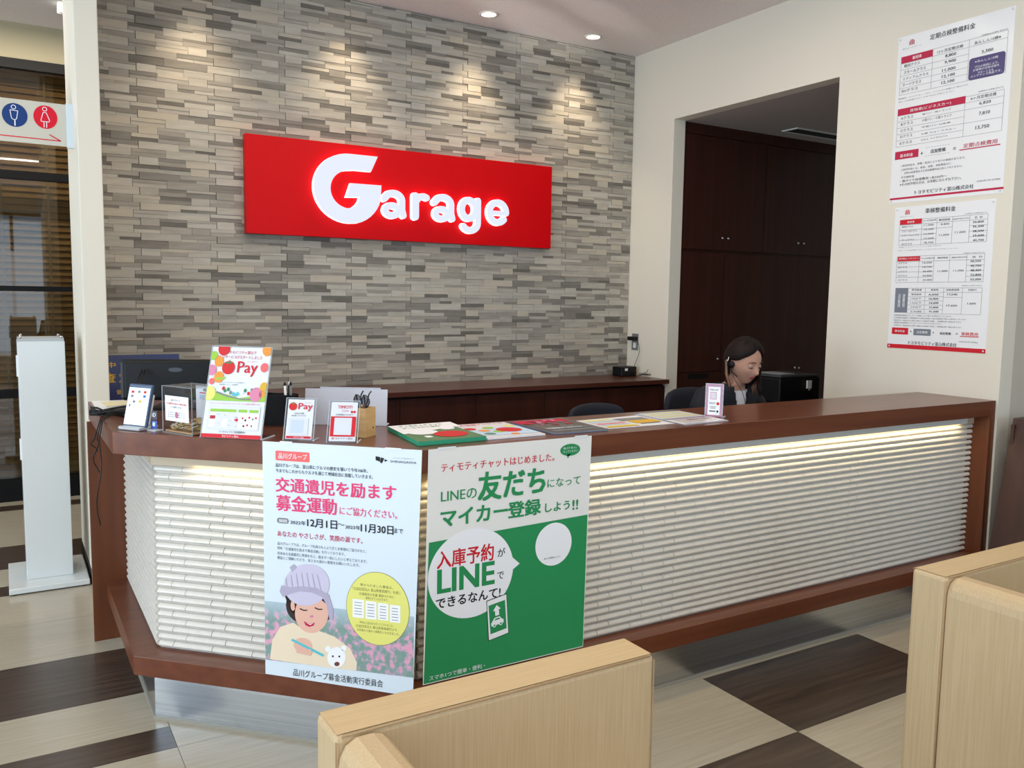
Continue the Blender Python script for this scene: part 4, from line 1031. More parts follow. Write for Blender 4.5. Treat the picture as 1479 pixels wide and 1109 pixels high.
for k, (dx, dy, rz, lb) in enumerate(((-.010, .014, 30, 'folded dark reading glasses standing in the wooden box, left pair'), (.012, -.012, 34, 'folded dark reading glasses standing in the wooden box, right pair'))):
    c = ctr+V((dx*.8, dy*.8, .084)); g = thing('reading_glasses', lb, 'glasses', c, 'reading glasses in the wooden box')
    Mx = Matrix.Translation(c) @ Matrix.Rotation(R(rz), 4, 'Z') @ Matrix.Rotation(R(84), 4, 'Y') @ Matrix.Scale(.82, 4)
    b = MB(Mx)
    for sx in (-1, 1): b.tube([(sx*.034+.024*math.cos(a*.42), .017*math.sin(a*.42), 0) for a in range(16)], .0018, M_SPEC, 6, False)
    b.tube([(-.011, .004, 0), (0, .008, .002), (.011, .004, 0)], .0018, M_SPEC, 6); b.build('spectacle_frame', g)
    for s_ in (-1, 1):
        b = MB(Mx); b.tube([(s_*.058, .008, 0), (s_*.050, .009, .010+.004*s_), (-s_*.02, .006, .012+.004*s_), (-s_*.058, -.006, .013+.004*s_), (-s_*.072, -.022, .010)], [.0028, .003, .0024, .0026, .003], M_SPEC, 6); b.build('temple', g)
    b = MB(Mx)
    for sx in (-1, 1): b.cyl((sx*.034, 0, -.0004), .022, .0008, M_SLENS, n=16)
    b.build('lens', g)
# donation box
Pd = V((.4291, 2.886, ZT)); F = frame(Pd, R(-64)); t = thing('donation_box', 'clear acrylic donation box with coins at the bottom and a white note on its front', 'donation box', Pd)
w_, d_, h_ = .150, .11, .150
b = MB(F)
for q in ((0, w_, 0, .002, 0, h_), (0, w_, d_-.002, d_, 0, h_), (0, .002, 0, d_, 0, h_), (w_-.002, w_, 0, d_, 0, h_), (0, w_, 0, d_, 0, .002), (0, w_, 0, d_*.4, h_-.002, h_), (0, w_, d_*.5, d_, h_-.002, h_)): b.box(*q, M_ACR)
b.build('case', t)
b = MB(F)
for x in (0, w_-.0015):
    for y in (0, d_-.0015): b.box(x, x+.0015, y, y+.0015, 0, h_, M_ACRE)
for y in (0, d_-.0015): b.box(0, w_, y, y+.0015, h_-.0012, h_, M_ACRE).box(0, w_, y, y+.0015, 0, .0012, M_ACRE)
b.build('edge', t)
MB(F).box(.018, .135, -.0012, -.0002, .040, .120, M_PAPG).build('note', t)
S = Sheet(F @ V((.018, -.0012, .120)), F.to_3x3() @ V((1, 0, 0)), V((0, 0, -1)))
S.text(.032, .010, .078, .016, '品川グループ', 'k', 1); S.text(.008, .021, .110, .0275, '「交通遺児を励ます募金活動」', 'red', 1); S.text(.030, .032, .088, .038, 'にご協力ください', 'k', 1)
for k in range(3): S.text(.016, .050+.007*k, .100, .054+.007*k, '皆さまの温かいご支援をお願いいたします', 'g', 0)
S.disc(.058, .060, .008, .010, 'rose', 2); S.build('print', t)
MB(F).box(.030, .145, d_-.005, d_-.004, .03, .145, M_PAPG).build('back_leaflet', t)
S = Sheet(F @ V((.050, d_-.005, .145)), F.to_3x3() @ V((1, 0, 0)), V((0, 0, -1)))
S.text(.02, .008, .034, .018, '10', 'k', 1); S.disc(.06, .012, .01, .006, 'blue', 2, 14); S.disc(.075, .012, .008, .005, 'lime', 2, 14); S.rect(.0, .022, .09, .025, 'red', 2); S.rect(.0, .03, .09, .045, 'mist', 2); S.build('back_print', t)
random.seed(12)
COINM = [mat('coin_bronze', (196, 152, 104), .4), mat('coin_silver', (226, 224, 216), .35), mat('coin_brass', (218, 192, 132), .4)]
MB(F).box(.006, w_-.006, .006, d_-.006, .0025, .008, COINM[0]).build('coin_layer', t, kind='stuff')
cx = 0
for k in range(64):
    x = random.uniform(.018, w_-.018); y = random.uniform(.016, d_-.02) if k > 26 else random.uniform(.016, .03)
    z = .012+random.uniform(0, .030)*(1 if x > .05 else .4)
    c = F @ V((x, y, z)); b = MB(Matrix.Translation(c) @ Euler((random.uniform(-.7, .7), random.uniform(-.5, .5), 0)).to_matrix().to_4x4()); mt = random.choice(COINM)
    b.cyl((0, 0, -.0009), random.choice((.010, .0118, .013)), .0018, mt, n=16)
    b.build('coin', None, 'round coin in the pile inside the clear donation box', 'coin', 'coins in the donation box', loc=c)
# tablet showing card logos
Pt = V((.3249, 3.0122, ZT)); F = frame(Pt, R(-55), R(14)); t = thing('payment_tablet', 'card payment terminal standing upright with white lit screen and small card logos', 'payment terminal', Pt)
MB(frame(Pt, R(-55))).box(.004, .098, -.022, .06, 0, .012, mat('terminal_base', (176, 178, 180), .35)).build('base', t, bevel=.004)
F.translation += V((0, 0, .010))
MB(F).box(0, .102, 0, .012, 0, .140, mat('terminal_blue', (66, 84, 112), .35)).build('housing', t, bevel=.004)
MB(F).box(.012, .09, .012, .030, .01, .11, M_WHITEPL).build('back_cover', t, bevel=.003)
MB(F).box(.005, .097, -.0007, .0005, .006, .127, mat('lit_screen', (226, 232, 240), .3, emit=.62)).build('screen', t)
S = Sheet(F @ V((.005, -.0007, .127)), F.to_3x3() @ V((1, 0, 0)), F.to_3x3() @ V((0, 0, -1)))
for u, v, c in ((.018, .014, 'red'), (.046, .013, 'grey'), (.072, .013, 'tomato'), (.018, .028, 'slate'), (.046, .028, 'palegrey'), (.072, .027, 'blue'), (.030, .046, 'slate'), (.056, .044, 'gold')): S.rect(u-.006, v-.004, u+.006, v+.004, c, 2, .001)
S.rect(.004, .052, .088, .066, 'w', 1); S.rect(.010, .055, .017, .063, 'grey', 2); S.rect(.036, .0365, .052, .0375, 'grey', 2)
S.build('icons', t)
# acrylic mark stand
Pm = V((.401, 2.935, ZT)); F = frame(Pm, R(-58), R(4)); t = thing('contactless_mark', 'small acrylic block with two dark payment mark stickers beside the donation box', 'sign stand', Pm)
MB(F).box(0, .028, 0, .004, .002, .066, M_ACR).build('holder', t)
MB(frame(Pm, R(-58))).box(-.006, .034, -.012, .02, 0, .003, M_ACRE).build('foot', t)
MB(F).box(.001, .027, -.001, 0, .036, .063, mat('mark_black', (40, 40, 60), .4)).box(.001, .027, -.001, 0, .006, .032, mat('mark_navy', (30, 70, 160), .4)).build('sticker', t)
S = Sheet(F @ V((0, -.001, .066)), F.to_3x3() @ V((1, 0, 0)), F.to_3x3() @ V((0, 0, -1)))
S.text(.006, .009, .022, .021, 'iD', 'w', 1); outl_ = None; S.rect(.008, .039, .020, .052, 'sky', 2, .003); S.build('print', t)
# white board lying behind
Pw = V((.880, 2.850, ZT)); F = frame(Pw, R(-33), R(8)); t = thing('display_board', 'blank translucent white board standing behind the small card stands', 'board', Pw)
MB(F).box(0, .285, 0, .004, 0, .125, mat('frosted_board', (206, 206, 214), .35, spec=.5)).box(.05, .26, .004, .006, .02, .131, mat('frosted_board_back', (188, 188, 198), .35)).build('board', t)
MB(frame(Pw, R(-33))).box(0, .285, 0, .05, 0, .003, MATS['frosted_board']).build('foot', t)
# black pen box
Pk = V((.745, 2.900, ZT)); F = frame(Pk, R(-40)); t = thing('pen_box', 'black pen box behind the tall leaflet stand', 'pen holder', Pk)
b = MB(F)
for q in ((0, .11, 0, .003, 0, .105), (0, .11, .057, .06, 0, .105), (0, .003, .003, .057, 0, .105), (.107, .11, .003, .057, 0, .105), (.003, .107, .003, .057, 0, .004), (.055, .058, .003, .057, 0, .10)): b.box(*q, M_BLKPL)
b.build('body', t)
for k, (x, y, c, cap) in enumerate(((.085, .02, 'w', 'k'), (.093, .035, 'grey', 'k'), (.08, .04, 'k', 'w'))):
    p = F @ V((x, y, .006)); q_ = F @ V((x+.006*(k-1), y, .135))
    pn = thing('pen', ('white pen with black clip standing in the black pen box', 'grey pen standing in the black pen box', 'black pen standing in the black pen box')[k], 'pen', p)
    MB().tube([p, q_], .0045, ink(c), 8).build('barrel', pn); MB().tube([q_, q_+(q_-p).normalized()*.012], [.0045, .003], ink(cap), 8).build('cap', pn)
# blank papers at the far left end of the counter
for k, (pts, mt, lb) in enumerate((([(.292, 3.49), (.43, 3.60), (.47, 3.80), (.30, 3.82)], M_PAPG, 'white paper sheet at the far left end of the counter under the cables'), ([(.335, 3.60), (.45, 3.63), (.46, 3.74), (.33, 3.76)], mat('pale_yellow_paper', (224, 214, 170), .6), 'pale yellow slip lying on the white paper at the left end of the counter'))):
    MB().prism(pts, ZT+.0006+.0025*k, ZT+.0022+.0025*k, mt).build('paper_sheet', None, lb, 'paper')
# leaflets in a row
def flat(pts, z0, z1, mt, name, lb, edge=None, inks=None, cat='leaflet'):
    c = V((sum(p[0] for p in pts)/4, sum(p[1] for p in pts)/4, z0)); t = thing(name, lb, cat, c)
    b = MB().prism(pts, z0, z1-.0004, edge or mt); b.build('pages', t); MB().prism(pts, z1-.0004, z1, mt).build('cover', t)
    BL, BR_, TR_, TL_ = [V((p[0], p[1], z1)) for p in pts]
    S = Sheet(TL_, BR_-BL, BL-TL_); S.O = TL_
    S.W = (BR_-BL).length; S.H = (TL_-BL).length
    if inks: inks(S); S.build('print', t)
    return t
M_EDGEG = mat('page_edge_green', (40, 150, 112), .6); M_GREENC = mat('cover_green', (70, 128, 72), .35, coat=.2)
def i1(S):
    W_, H_ = S.W, S.H
    S.poly([(0, 0), (W_, 0), (W_, H_*.30), (W_*.55, H_*.42), (0, H_*.55)], 'w', 1); S.text(.03, .02, W_*.8, .05, 'ティモティチャット', 'green', 1); S.text(.03, .06, W_*.7, .085, 'サービスのご案内', 'green', 1)
    S.disc(W_*.30, H_*.52, .05, .045, 'w', 2); S.disc(W_*.74, H_*.38, .028, .03, 'w', 2); S.disc(W_*.62, H_*.72, .058, .055, 'tomato', 3); S.rect(W_*.2, H_*.74, W_*.3, H_*.84, 'w', 3)
flat([(1.048, 2.2785), (1.2813, 2.2845), (1.2864, 2.592), (1.083, 2.60)], ZT+.0005, ZT+.014, M_GREENC, 'leaflet_stack', 'stack of green and white leaflets with green page edges on the counter', M_EDGEG, i1, 'leaflets')
def i2(S):
    W_, H_ = S.W, S.H
    S.text(.03, .02, W_*.9, .045, 'お客様アンケート', 'red', 1); S.poly([(.0, H_*.5), (W_, H_*.32), (W_, H_*.9), (0, H_*.86)], 'sky', 1)
    for k, (u, v, r_, c) in enumerate(((.03, .11, .022, 'tomato'), (.06, .16, .02, 'orange'), (.10, .19, .02, 'lime'), (.15, .17, .045, 'tomato'), (.19, .10, .02, 'yel'), (.10, .11, .02, 'lime'), (.05, .22, .02, 'leaf'), (.13, .25, .015, 'orange'))): S.disc(u*W_/.22, v, r_, r_, c, 2+k % 2, 20)
flat([(1.287, 2.287), (1.503, 2.287), (1.5117, 2.5703), (1.2963, 2.5803)], ZT+.0005, ZT+.006, M_PAPG, 'leaflet_stack', 'thin stack of white leaflets with fruit drawings, beside the green stack', None, i2, 'leaflets')
M_MAG = mat('magazine_cover', (66, 60, 58), .3, rgb2=(120, 112, 106), scale=(60, 90, 60), coat=.3)
def i3(S):
    W_, H_ = S.W, S.H
    random.seed(4)
    S.rect(.0, 0, W_, H_*.22, 'crim', 1)
    for k in range(34): S.disc(random.uniform(.02, W_-.02), random.uniform(.01, H_*.4), random.uniform(.006, .018), random.uniform(.004, .014), random.choice(('crim', 'red', 'rose', 'grey', 'hair')), 2+k % 3, 10)
    S.rect(.02, H_*.62, W_*.85, H_*.74, 'grey', 2); S.rect(.02, H_*.80, W_*.9, H_*.88, 'slate', 2); S.text(.03, H_*.64, W_*.8, H_*.72, 'お客様アンケート', 'w', 1)
flat([(1.5378, 2.283), (1.7482, 2.2751), (1.772, 2.590), (1.532, 2.5613)], ZT+.0005, ZT+.0055, M_MAG, 'magazine', 'dark magazine with a red top lying third in the row on the counter', mat('magazine_edge', (120, 134, 154), .5), i3, 'magazine')
def i4(S):
    W_, H_ = S.W, S.H
    S.rect(W_*.50, H_*.12, W_*.96, H_*.42, 'grey', 1); S.rect(W_*.56, H_*.40, W_*.97, H_*.72, 'gold', 2); S.rect(W_*.05, H_*.1, W_*.45, H_*.2, 'yel', 1)
    for k in range(5): S.rect(W_*.06, H_*(.26+.13*k), W_*.48, H_*(.33+.13*k), ('sky', 'palegrey', 'coral', 'mist', 'yel')[k], 2)
    S.rect(W_*.04, H_*.86, W_*.5, H_*.95, 'gold', 2); S.rect(W_*.6, H_*.76, W_*.9, H_*.8, 'k', 2)
flat([(1.7725, 2.302), (2.0674, 2.3006), (2.078, 2.5256), (1.776, 2.5053)], ZT+.0005, ZT+.0025, M_PAPG, 'leaflet', 'white leaflet with yellow blocks lying fourth in the row on the counter', None, i4)
def i5(S):
    W_, H_ = S.W, S.H
    S.rect(0, 0, W_, .006, 'blue', 1); S.rect(0, 0, .005, H_, 'blue', 1); S.rect(.0, H_-.005, W_, H_, 'purple', 1)
    for k in range(6): S.rect(.02, .02+.025*k, W_-.02, .034+.025*k, ('yel', 'palegrey')[k % 2], 2)
flat([(2.0866, 2.387), (2.3182, 2.3887), (2.3208, 2.5659), (2.0905, 2.5614)], ZT+.0005, ZT+.003, M_PAPG, 'laminated_sheet', 'laminated sheet with blue border lying at the back right of the row on the counter', None, i5)
def i6(S):
    W_, H_ = S.W, S.H
    S.rect(0, 0, W_, .004, 'purple', 1); S.rect(0, H_-.004, W_, H_, 'purple', 1)
    for k in range(4): S.rect(.02, .015+.022*k, W_-.03, .019+.022*k, ('rose', 'grey', 'orange', 'grey')[k], 2)
    S.text(.08, .03, W_-.02, .05, '保証のご案内', 'k', 1)
flat([(2.0855, 2.2623), (2.3071, 2.2726), (2.3165, 2.3827), (2.0905, 2.379)], ZT+.0005, ZT+.003, M_PAPG, 'laminated_sheet', 'laminated sheet with violet edges at the right end of the row, nearest the counter front', None, i6)
# slim stand in front of the woman
t, F = stand('acrylic_stand', 'slim upright acrylic stand with a violet and pink bordered card in front of the woman', 'sign stand', (2.3036, 2.3907), -56, 3, .062, .130, .05)
b = MB(F); b.box(0, .062, -.0006, .0008, .003, .128, mat('card_violet', (138, 84, 148), .35, rgb2=(214, 120, 120), scale=(3, 3, 9))); b.build('card', t)
S = fsheet(F, .128); S.rect(.008, .010, .054, .118, 'w', 2); S.text(.014, .018, .046, .024, 'follow me!', 'k', 1); S.rect(.016, .030, .040, .058, 'rose', 3); S.rect(.018, .032, .038, .056, 'palegrey', 4)
S.disc(.046, .074, .0055, .006, 'tomato', 4, 16); S.text(.012, .070, .036, .0765, 'TIMOTI', 'k', 1); S.rect(.016, .086, .040, .088, 'g', 3); S.rect(.018, .091, .038, .093, 'g', 3); S.rect(.014, .101, .038, .106, 'g', 3); S.rect(.042, .100, .049, .108, 'hair', 3)
S.build('print', t)
# cables at the left end
random.seed(21); t = thing('cable_bundle', 'bundle of black cables hanging over the left end of the counter', 'cable', (.33, 3.35, ZT))
b = MB()
for k in range(9):
    z0 = ZT+.005+.007*(k % 3); pth = []
    for i in range(9):
        s_ = i/8; pth.append((.46-.20*s_+random.uniform(-.006, .006), 3.30+.10*s_+.012*(k % 4)-.02+random.uniform(-.010, .010), z0+.012*math.sin(s_*3.1*(1+.2*k))*(.6 if k % 2 else 1)))
    b.tube(pth, .0038, M_BLKPL, 6)
b.build('cable', t)
for k in range(3):
    b = MB(); x0 = .270-.004*k; pth = [(.36, 3.24+.04*k, ZT+.006), (.315, 3.21+.04*k, ZT+.02), (.284, 3.2+.035*k, ZT+.004), (x0, 3.19+.03*k, .92)]
    L_ = (.30, .12, .05)[k]
    for i in range(1, 8): pth.append((x0-.004+.010*math.sin(i*.9+k), 3.19+.03*k+.008*math.sin(i*1.3+k), .92-L_*i/7))
    b.tube(pth, .0022, M_BLKPL, 6); b.build('hanging_cable', t)
for k in range(2):
    b = MB(); b.tube([(.40+.01*k, 3.33, ZT+.01), (.41+.015*k, 3.38, 1.03), (.43+.015*k, 3.44, 1.10), (.45+.01*k, 3.48, 1.13)], .003, M_BLKPL, 6); b.build('riser_cable', t)
# monitor seen from behind
Pm = V((.385, 3.56, ZT)); F = frame(Pm, R(-22)); t = thing('monitor', 'large black monitor seen from behind at the left end of the counter', 'monitor', Pm)
MB(F).box(0, .50, -.02, .02, .03, .188, M_BLKPL).build('housing', t, bevel=.012)
MB(F).box(.02, .48, -.024, -.02, .045, .175, M_BLKPL).build('rear_bulge', t, bevel=.008)
b = MB(F @ Matrix.Translation((.205, -.0248, .150)) @ Matrix.Rotation(R(90), 4, 'X')); n = 28
b.add([(.026*math.cos(2*math.pi*i/n), .0085*math.sin(2*math.pi*i/n), 0) for i in range(n)], [tuple(range(n))], mat('logo_grey', (64, 68, 74), .35)); b.build('badge', t)
MB(F).box(.20, .26, -.01, .01, 0, .05, M_BLKPL).box(.12, .34, -.08, .10, 0, .008, M_BLKPL).build('stand', t)
# blue notice behind
P = V((.437, 4.72, .876)); t = thing('blue_notice', 'dark blue notice with yellow lettering in a clear sleeve behind the monitor', 'notice', P)
F = frame(P, 0, R(8)); MB(F).box(0, .36, 0, .004, 0, .231, mat('notice_blue', (24, 34, 92), .3, coat=.4)).build('board', t)
S = Sheet(F @ V((0, 0, .235)), V((1, 0, 0)), F.to_3x3() @ V((0, 0, -1)))
S.text(.012, .040, .115, .068, '中 古', 'gold', 2); S.text(.0, .095, .115, .145, '査 定', 'gold', 2); S.text(.05, .180, .11, .205, '価格', 'gold', 1); S.build('lettering', t)

# ------------------------------------------------------------------ white floor stand (kiosk)
t = thing('floor_stand', 'tall white box shaped floor stand left of the counter on a white base plate', 'floor stand', (.15, 4.75, 0))
MB().box(-.020, .320, 4.50, 4.96, .006, .032, M_WHITE).build('base_plate', t, bevel=.003)
MB().box(.057, .256, 4.62, 4.86, .032, 1.186, M_WHITE).build('housing', t, bevel=.003)
MB().box(.060, .253, 4.624, 4.856, 1.186, 1.2, mat('stand_top_grey', (176, 180, 182), .4)).build('top_panel', t)
for x, y in ((.070, 4.634), (.243, 4.634), (.075, 4.845), (.240, 4.845)): MB().ball((x, y, 1.205), (.008, .008, .006), M_CHROME, 10, 6).build('knob', t)
for z in (1.02, .62): MB().box(.050, .057, 4.63, 4.66, z, z+.10, M_WHITEPL).build('hinge', t)
for x in (0, .29):
    for y in (4.52, 4.93): MB().cyl((x+.005, y, 0), .012, .006, M_BLKPL, n=10).build('foot', t)

# ------------------------------------------------------------------ sofas
def sofa(x0, lb, wd=.68):
    t = thing('sofa', lb, 'sofa', (x0+wd/2, 1.0, 0)); y1 = 1.383; yb = 1.283
    z0 = .08
    MB().box(x0, x0+wd, yb, y1, z0, .70, M_VINYL).build('backrest', t, bevel=.012, seg=3)
    MB().box(x0-.0005+.006, x0+wd-.006, yb+.006, y1-.006, .7003, .7008, M_VINYLT).build('backrest_top', t)
    a = MB(); prof = [(0, z0), (.092, z0), (.092, .655), (.088, .678), (.074, .693), (.058, .698), (.030, .698), (.012, .688), (.003, .67), (0, .65)]
    n = len(prof); Y = [.62, .625, yb-.012, yb-.002]; ins = [.010, 0, 0, .006]
    vs = []
    for y, d in zip(Y, ins):
        for (px, pz) in prof: vs.append((x0+.004+px+(.046-px)*d*2, y, pz-(d*.9 if pz > .6 else 0)))
    a.add(vs, [(i*n+k, i*n+(k+1) % n, (i+1)*n+(k+1) % n, (i+1)*n+k) for i in range(3) for k in range(n)]+[tuple(range(n)), tuple(range(3*n, 4*n))[::-1]], M_VINYL, False)
    o = welded(a, 'armrest', t)
    MB().box(x0+.097, x0+wd-.003, .64, yb-.001, .10, .30, M_VINYL).build('seat_base', t, bevel=.01)
    MB().box(x0+.100, x0+wd-.001, .63, yb-.002, .302, .42, M_VINYL).build('seat_cushion', t, bevel=.025, seg=4)
    b = MB(); b.tube([(x0+.012, yb, .6985), (x0+wd-.012, yb+.0005, .6985)], .0016, M_SEAM, 5)
    b.tube([(x0+.0015, yb, .69), (x0+.0015, yb, z0)], .0016, M_SEAM, 5); b.tube([(x0+wd-.001, yb+.002, .688), (x0+wd-.001, yb+.002, z0)], .0016, M_SEAM, 5)
    b.tube([(x0+.004, y1-.002, .698), (x0+wd-.004, y1-.002, .698)], .0012, M_SEAM, 5)
    b.build('piping', t)
    for x in (x0+.05, x0+wd-.05):
        for y in (.70, 1.32): MB().cyl((x, y, 0), .018, .11, M_BLKPL, n=12, r2=.022).build('leg', t)
    return t
sofa(.442, 'tan vinyl sofa in the centre foreground, back toward the counter posters')
sofa(2.124, 'tan vinyl sofa at the right edge of the picture in front of the counter end', .70)

# ------------------------------------------------------------------ magazine rack at the right edge
t = thing('magazine_rack', 'dark brown slanted wooden magazine rack at the right edge beside the counter', 'rack', (4.2, 2.08, 0))
M_RACK = mat('rack_wood', (60, 36, 28), .5, rgb2=(72, 44, 34), scale=(18, 18, 2), detail=5)
def slantbar(b, xb, xt, w_, y0, y1, z0, z1):
    b.add([(xb, y0, z0), (xb+w_, y0, z0), (xb+w_, y1, z0), (xb, y1, z0), (xt, y0, z1), (xt+w_, y0, z1), (xt+w_, y1, z1), (xt, y1, z1)], [(3, 2, 1, 0), (4, 5, 6, 7), (0, 1, 5, 4), (2, 3, 7, 6), (1, 2, 6, 5), (3, 0, 4, 7)], M_RACK); return b
slantbar(MB(), 3.775, 3.965, .075, 1.86, 2.13, 0, .91).build('side_panel', t, bevel=.002)
slantbar(MB(), 4.66, 4.46, .075, 1.86, 2.13, 0, .91).build('side_panel', t, bevel=.002)
MB().box(4.02, 4.50, 1.88, 2.13, .86, .885, M_RACK).build('top_shelf', t)
for z in (.16, .44, .52): MB().box(3.95-.1*(z < .4), 4.62, 1.87, 2.13, z, z+.03, M_RACK).build('shelf', t)
MB().box(3.94, 4.60, 2.11, 2.125, .05, .88, M_RACK).build('back_panel', t)
for k in range(5):
    MB().box(4.03+.09*k, 4.10+.09*k, 1.90, 2.10, .19, .42, (ink('slate'), ink('hair'), ink('navy'), ink('grey'), ink('hair'))[k]).build('magazine', None, 'dark magazine standing on the lower shelf of the slanted rack', 'magazine', 'magazines in the slanted rack')

# ------------------------------------------------------------------ behind the counter
M_NAVY = mat('navy_fabric', (34, 40, 58), .8, var=.1, scale=(80, 80, 80))
M_CHF = mat('chair_fabric', (22, 27, 40), .85, var=.1, scale=(90, 90, 90))
dk = thing('work_desk', 'low dark desk behind the reception counter', 'desk', (2.4, 2.9, 0))
MB().box(1.25, 3.95, 2.585, 2.94, .69, .715, M_DARKX).build('desktop', dk)
for x in (1.3, 2.6, 3.9): MB().box(x, x+.03, 2.60, 2.92, 0, .69, M_DARKV).build('panel_leg', dk)
def office_chair(x, y, rz, zt, lb, wd=.42):
    t = thing('office_chair', lb, 'chair', (x, y, 0)); Mx = Matrix.Translation((x, y, 0)) @ Matrix.Rotation(R(rz), 4, 'Z')
    b = MB(Mx); n = 9; vs = []
    for j in range(6):
        z = .56+(zt-.56)*j/5; hw = wd/2*(1 if j < 5 else .9)
        for i in range(n):
            a = -1+2*i/(n-1); drop = .025*abs(a)**3 if j == 5 else 0
            vs.append((a*hw, .22-.05*a*a+.02*(j/5), z-drop))
    k = len(vs); vs += [(x_, y_+.045, z_) for x_, y_, z_ in vs]
    fs = []
    for j in range(5):
        for i in range(n-1):
            p = j*n+i; fs.append((p, p+1, p+n+1, p+n)); fs.append((k+p, k+p+n, k+p+n+1, k+p+1))
    for i in range(n-1): fs.append((i, k+i, k+i+1, i+1)); p = 5*n+i; fs.append((p, p+1, k+p+1, k+p))
    for j in range(5): p = j*n; fs.append((p, p+n, k+p+n, k+p)); p = j*n+n-1; fs.append((p, k+p, k+p+n, p+n))
    b.add(vs, fs, M_CHF, True); o = welded(b, 'backrest', t); s_ = o.modifiers.new('s', 'SUBSURF'); s_.levels = s_.render_levels = 1
    MB(Mx).box(-.23, .23, -.22, .20, .42, .48, M_CHF).build('seat', t, bevel=.025, seg=3)
    MB(Mx).box(-.025, .025, .18, .27, .40, .60, M_BLKPL).build('back_bracket', t)
    MB(Mx).cyl((0, 0, .10), .025, .32, M_BLKPL, n=12).build('column', t)
    for q_ in range(5):
        a = 2*math.pi*q_/5; b = MB(Mx); b.tube([(0, 0, .11), (.26*math.cos(a), .26*math.sin(a), .075)], [.025, .015], M_BLKPL, 8); b.build('base_leg', t)
        b = MB(Mx); b.cyl((.26*math.cos(a)-.012, .26*math.sin(a), .03), .03, .024, M_BLKPL, axis=0, n=12); b.build('castor', t)
    return t
office_chair(2.66, 3.32, 6, .885, 'dark office chair back just above the counter, left of the woman', .40)
office_chair(3.30, 3.30, 8, .945, 'dark office chair on which the woman sits', .44)
pr = thing('printer', 'black printer on the low cabinet at the right of the staff opening', 'printer', (4.20, 3.70, .80))
lc = thing('low_cabinet', 'low dark cabinet under the black printer', 'cabinet', (4.25, 3.70, 0))
MB().box(4.09, 4.60, 3.45, 3.95, 0, .80, M_DARKV).build('body', lc)
MB().box(4.095, 4.33, 3.449, 3.45, .05, .78, M_DARKV).build('door', lc)
b = MB().box(4.105, 4.47, 3.62, 3.92, .80, .955, M_BLKPL); b.build('housing', pr, bevel=.01)
MB().box(4.11, 4.465, 3.625, 3.90, .957, .972, mat('printer_lid', (58, 60, 62), .35)).build('lid', pr, bevel=.004)
MB().box(4.14, 4.42, 3.616, 3.622, .83, .86, M_BLACK).build('paper_slot', pr)
MB().box(4.15, 4.28, 3.66, 3.85, .9735, .977, mat('grey_sheet', (150, 154, 156), .5)).build('paper_sheet', None, 'grey sheet lying on the black printer', 'paper')
MB().box(4.335, 4.375, 3.606, 3.615, .885, .935, M_WHITEPL).cyl((4.358, 3.61, .872), .008, .014, M_CHROME, n=10).build('white_tag', None, 'small white tag with metal clip hanging on the front of the black printer', 'tag')

# ------------------------------------------------------------------ the woman at the desk
PX, PY = 3.235, 3.20
pn = thing('person', 'woman with dark shoulder length hair in navy jacket, seated behind the counter looking down', 'person', (PX, PY, 0))
HM = Matrix.Translation((3.247, 3.105, 1.118)) @ Matrix.Rotation(R(2), 4, 'Z') @ Matrix.Rotation(R(17), 4, 'X')
SKIN = mat('skin', (190, 144, 122), .6, spec=.2); LIP = mat('lips', (176, 84, 82), .45)
def g(d2, s): return math.exp(-d2/(2*s*s))
def head_pt(th, ph, off=0):
    dx, dy, dz = math.sin(th)*math.sin(ph), -math.sin(th)*math.cos(ph), math.cos(th)
    x, y, z = dx*(.0745+off), dy*(.093+off), dz*(.112+off)
    t = max(0, -z/.112)
    x *= 1-.36*t**1.6
    if dy < 0: y = y*.95-.010*t*(1-abs(dx))*(1 if t > .2 else t/.2)
    else: y = y*(1-.25*t) + .004
    if off == 0 and dy < 0:
        y += .0075*(g((abs(x)-.031)**2+(z-.006)**2, .013))             # eye sockets
        nz = 1 if -.040 < z < .012 else 0
        y -= .020*g(x*x, .0075)*g((z+.027)**2, .011)+.008*g(x*x, .006)*g((z+.006)**2, .014)
        y -= .004*g((abs(x)-.010)**2, .005)*g((z+.034)**2, .006)
        y -= .0052*g(x*x, .014)*g((z+.052)**2, .004)+.0055*g(x*x, .012)*g((z+.062)**2, .0045)
        y += .003*g(x*x, .012)*g((z+.057)**2, .002)
        y -= .006*g(x*x, .016)*g((z+.092)**2, .012)
        y -= .003*g(z*z-.0008*0+(z-.026)**2*0+(abs(x)-.03)**2, .02)*g((z-.026)**2, .008)
        y -= .004*g((abs(x)-.042)**2+(z+.022)**2, .016)
    return V((x, y, z))
def loft(b, rings, mt, n=28):
    vs = []
    for (cx, cy, cz, rx, ry) in rings:
        for k in range(n):
            a = 2*math.pi*k/n; vs.append((cx+rx*math.cos(a), cy+ry*math.sin(a), cz))
    N = len(rings)
    b.add(vs, [(i*n+k, i*n+(k+1) % n, (i+1)*n+(k+1) % n, (i+1)*n+k) for i in range(N-1) for k in range(n)]+[tuple(range(n))[::-1], tuple(range((N-1)*n, N*n))], mt, True)
TOR = [(3.315, .43, .165, .115), (3.305, .52, .165, .12), (3.285, .62, .140, .105), (3.26, .71, .132, .098), (3.235, .80, .148, .102), (3.212, .87, .166, .098), (3.198, .925, .176, .082), (3.186, .962, .150, .066), (3.175, .988, .090, .055), (3.163, 1.006, .054, .048)]
def torso(b, e, mt, top=99, bot=0): loft(b, [(PX, y, z+e*.3, rx+e, ry+e) for (y, z, rx, ry) in TOR if bot <= z <= top], mt)
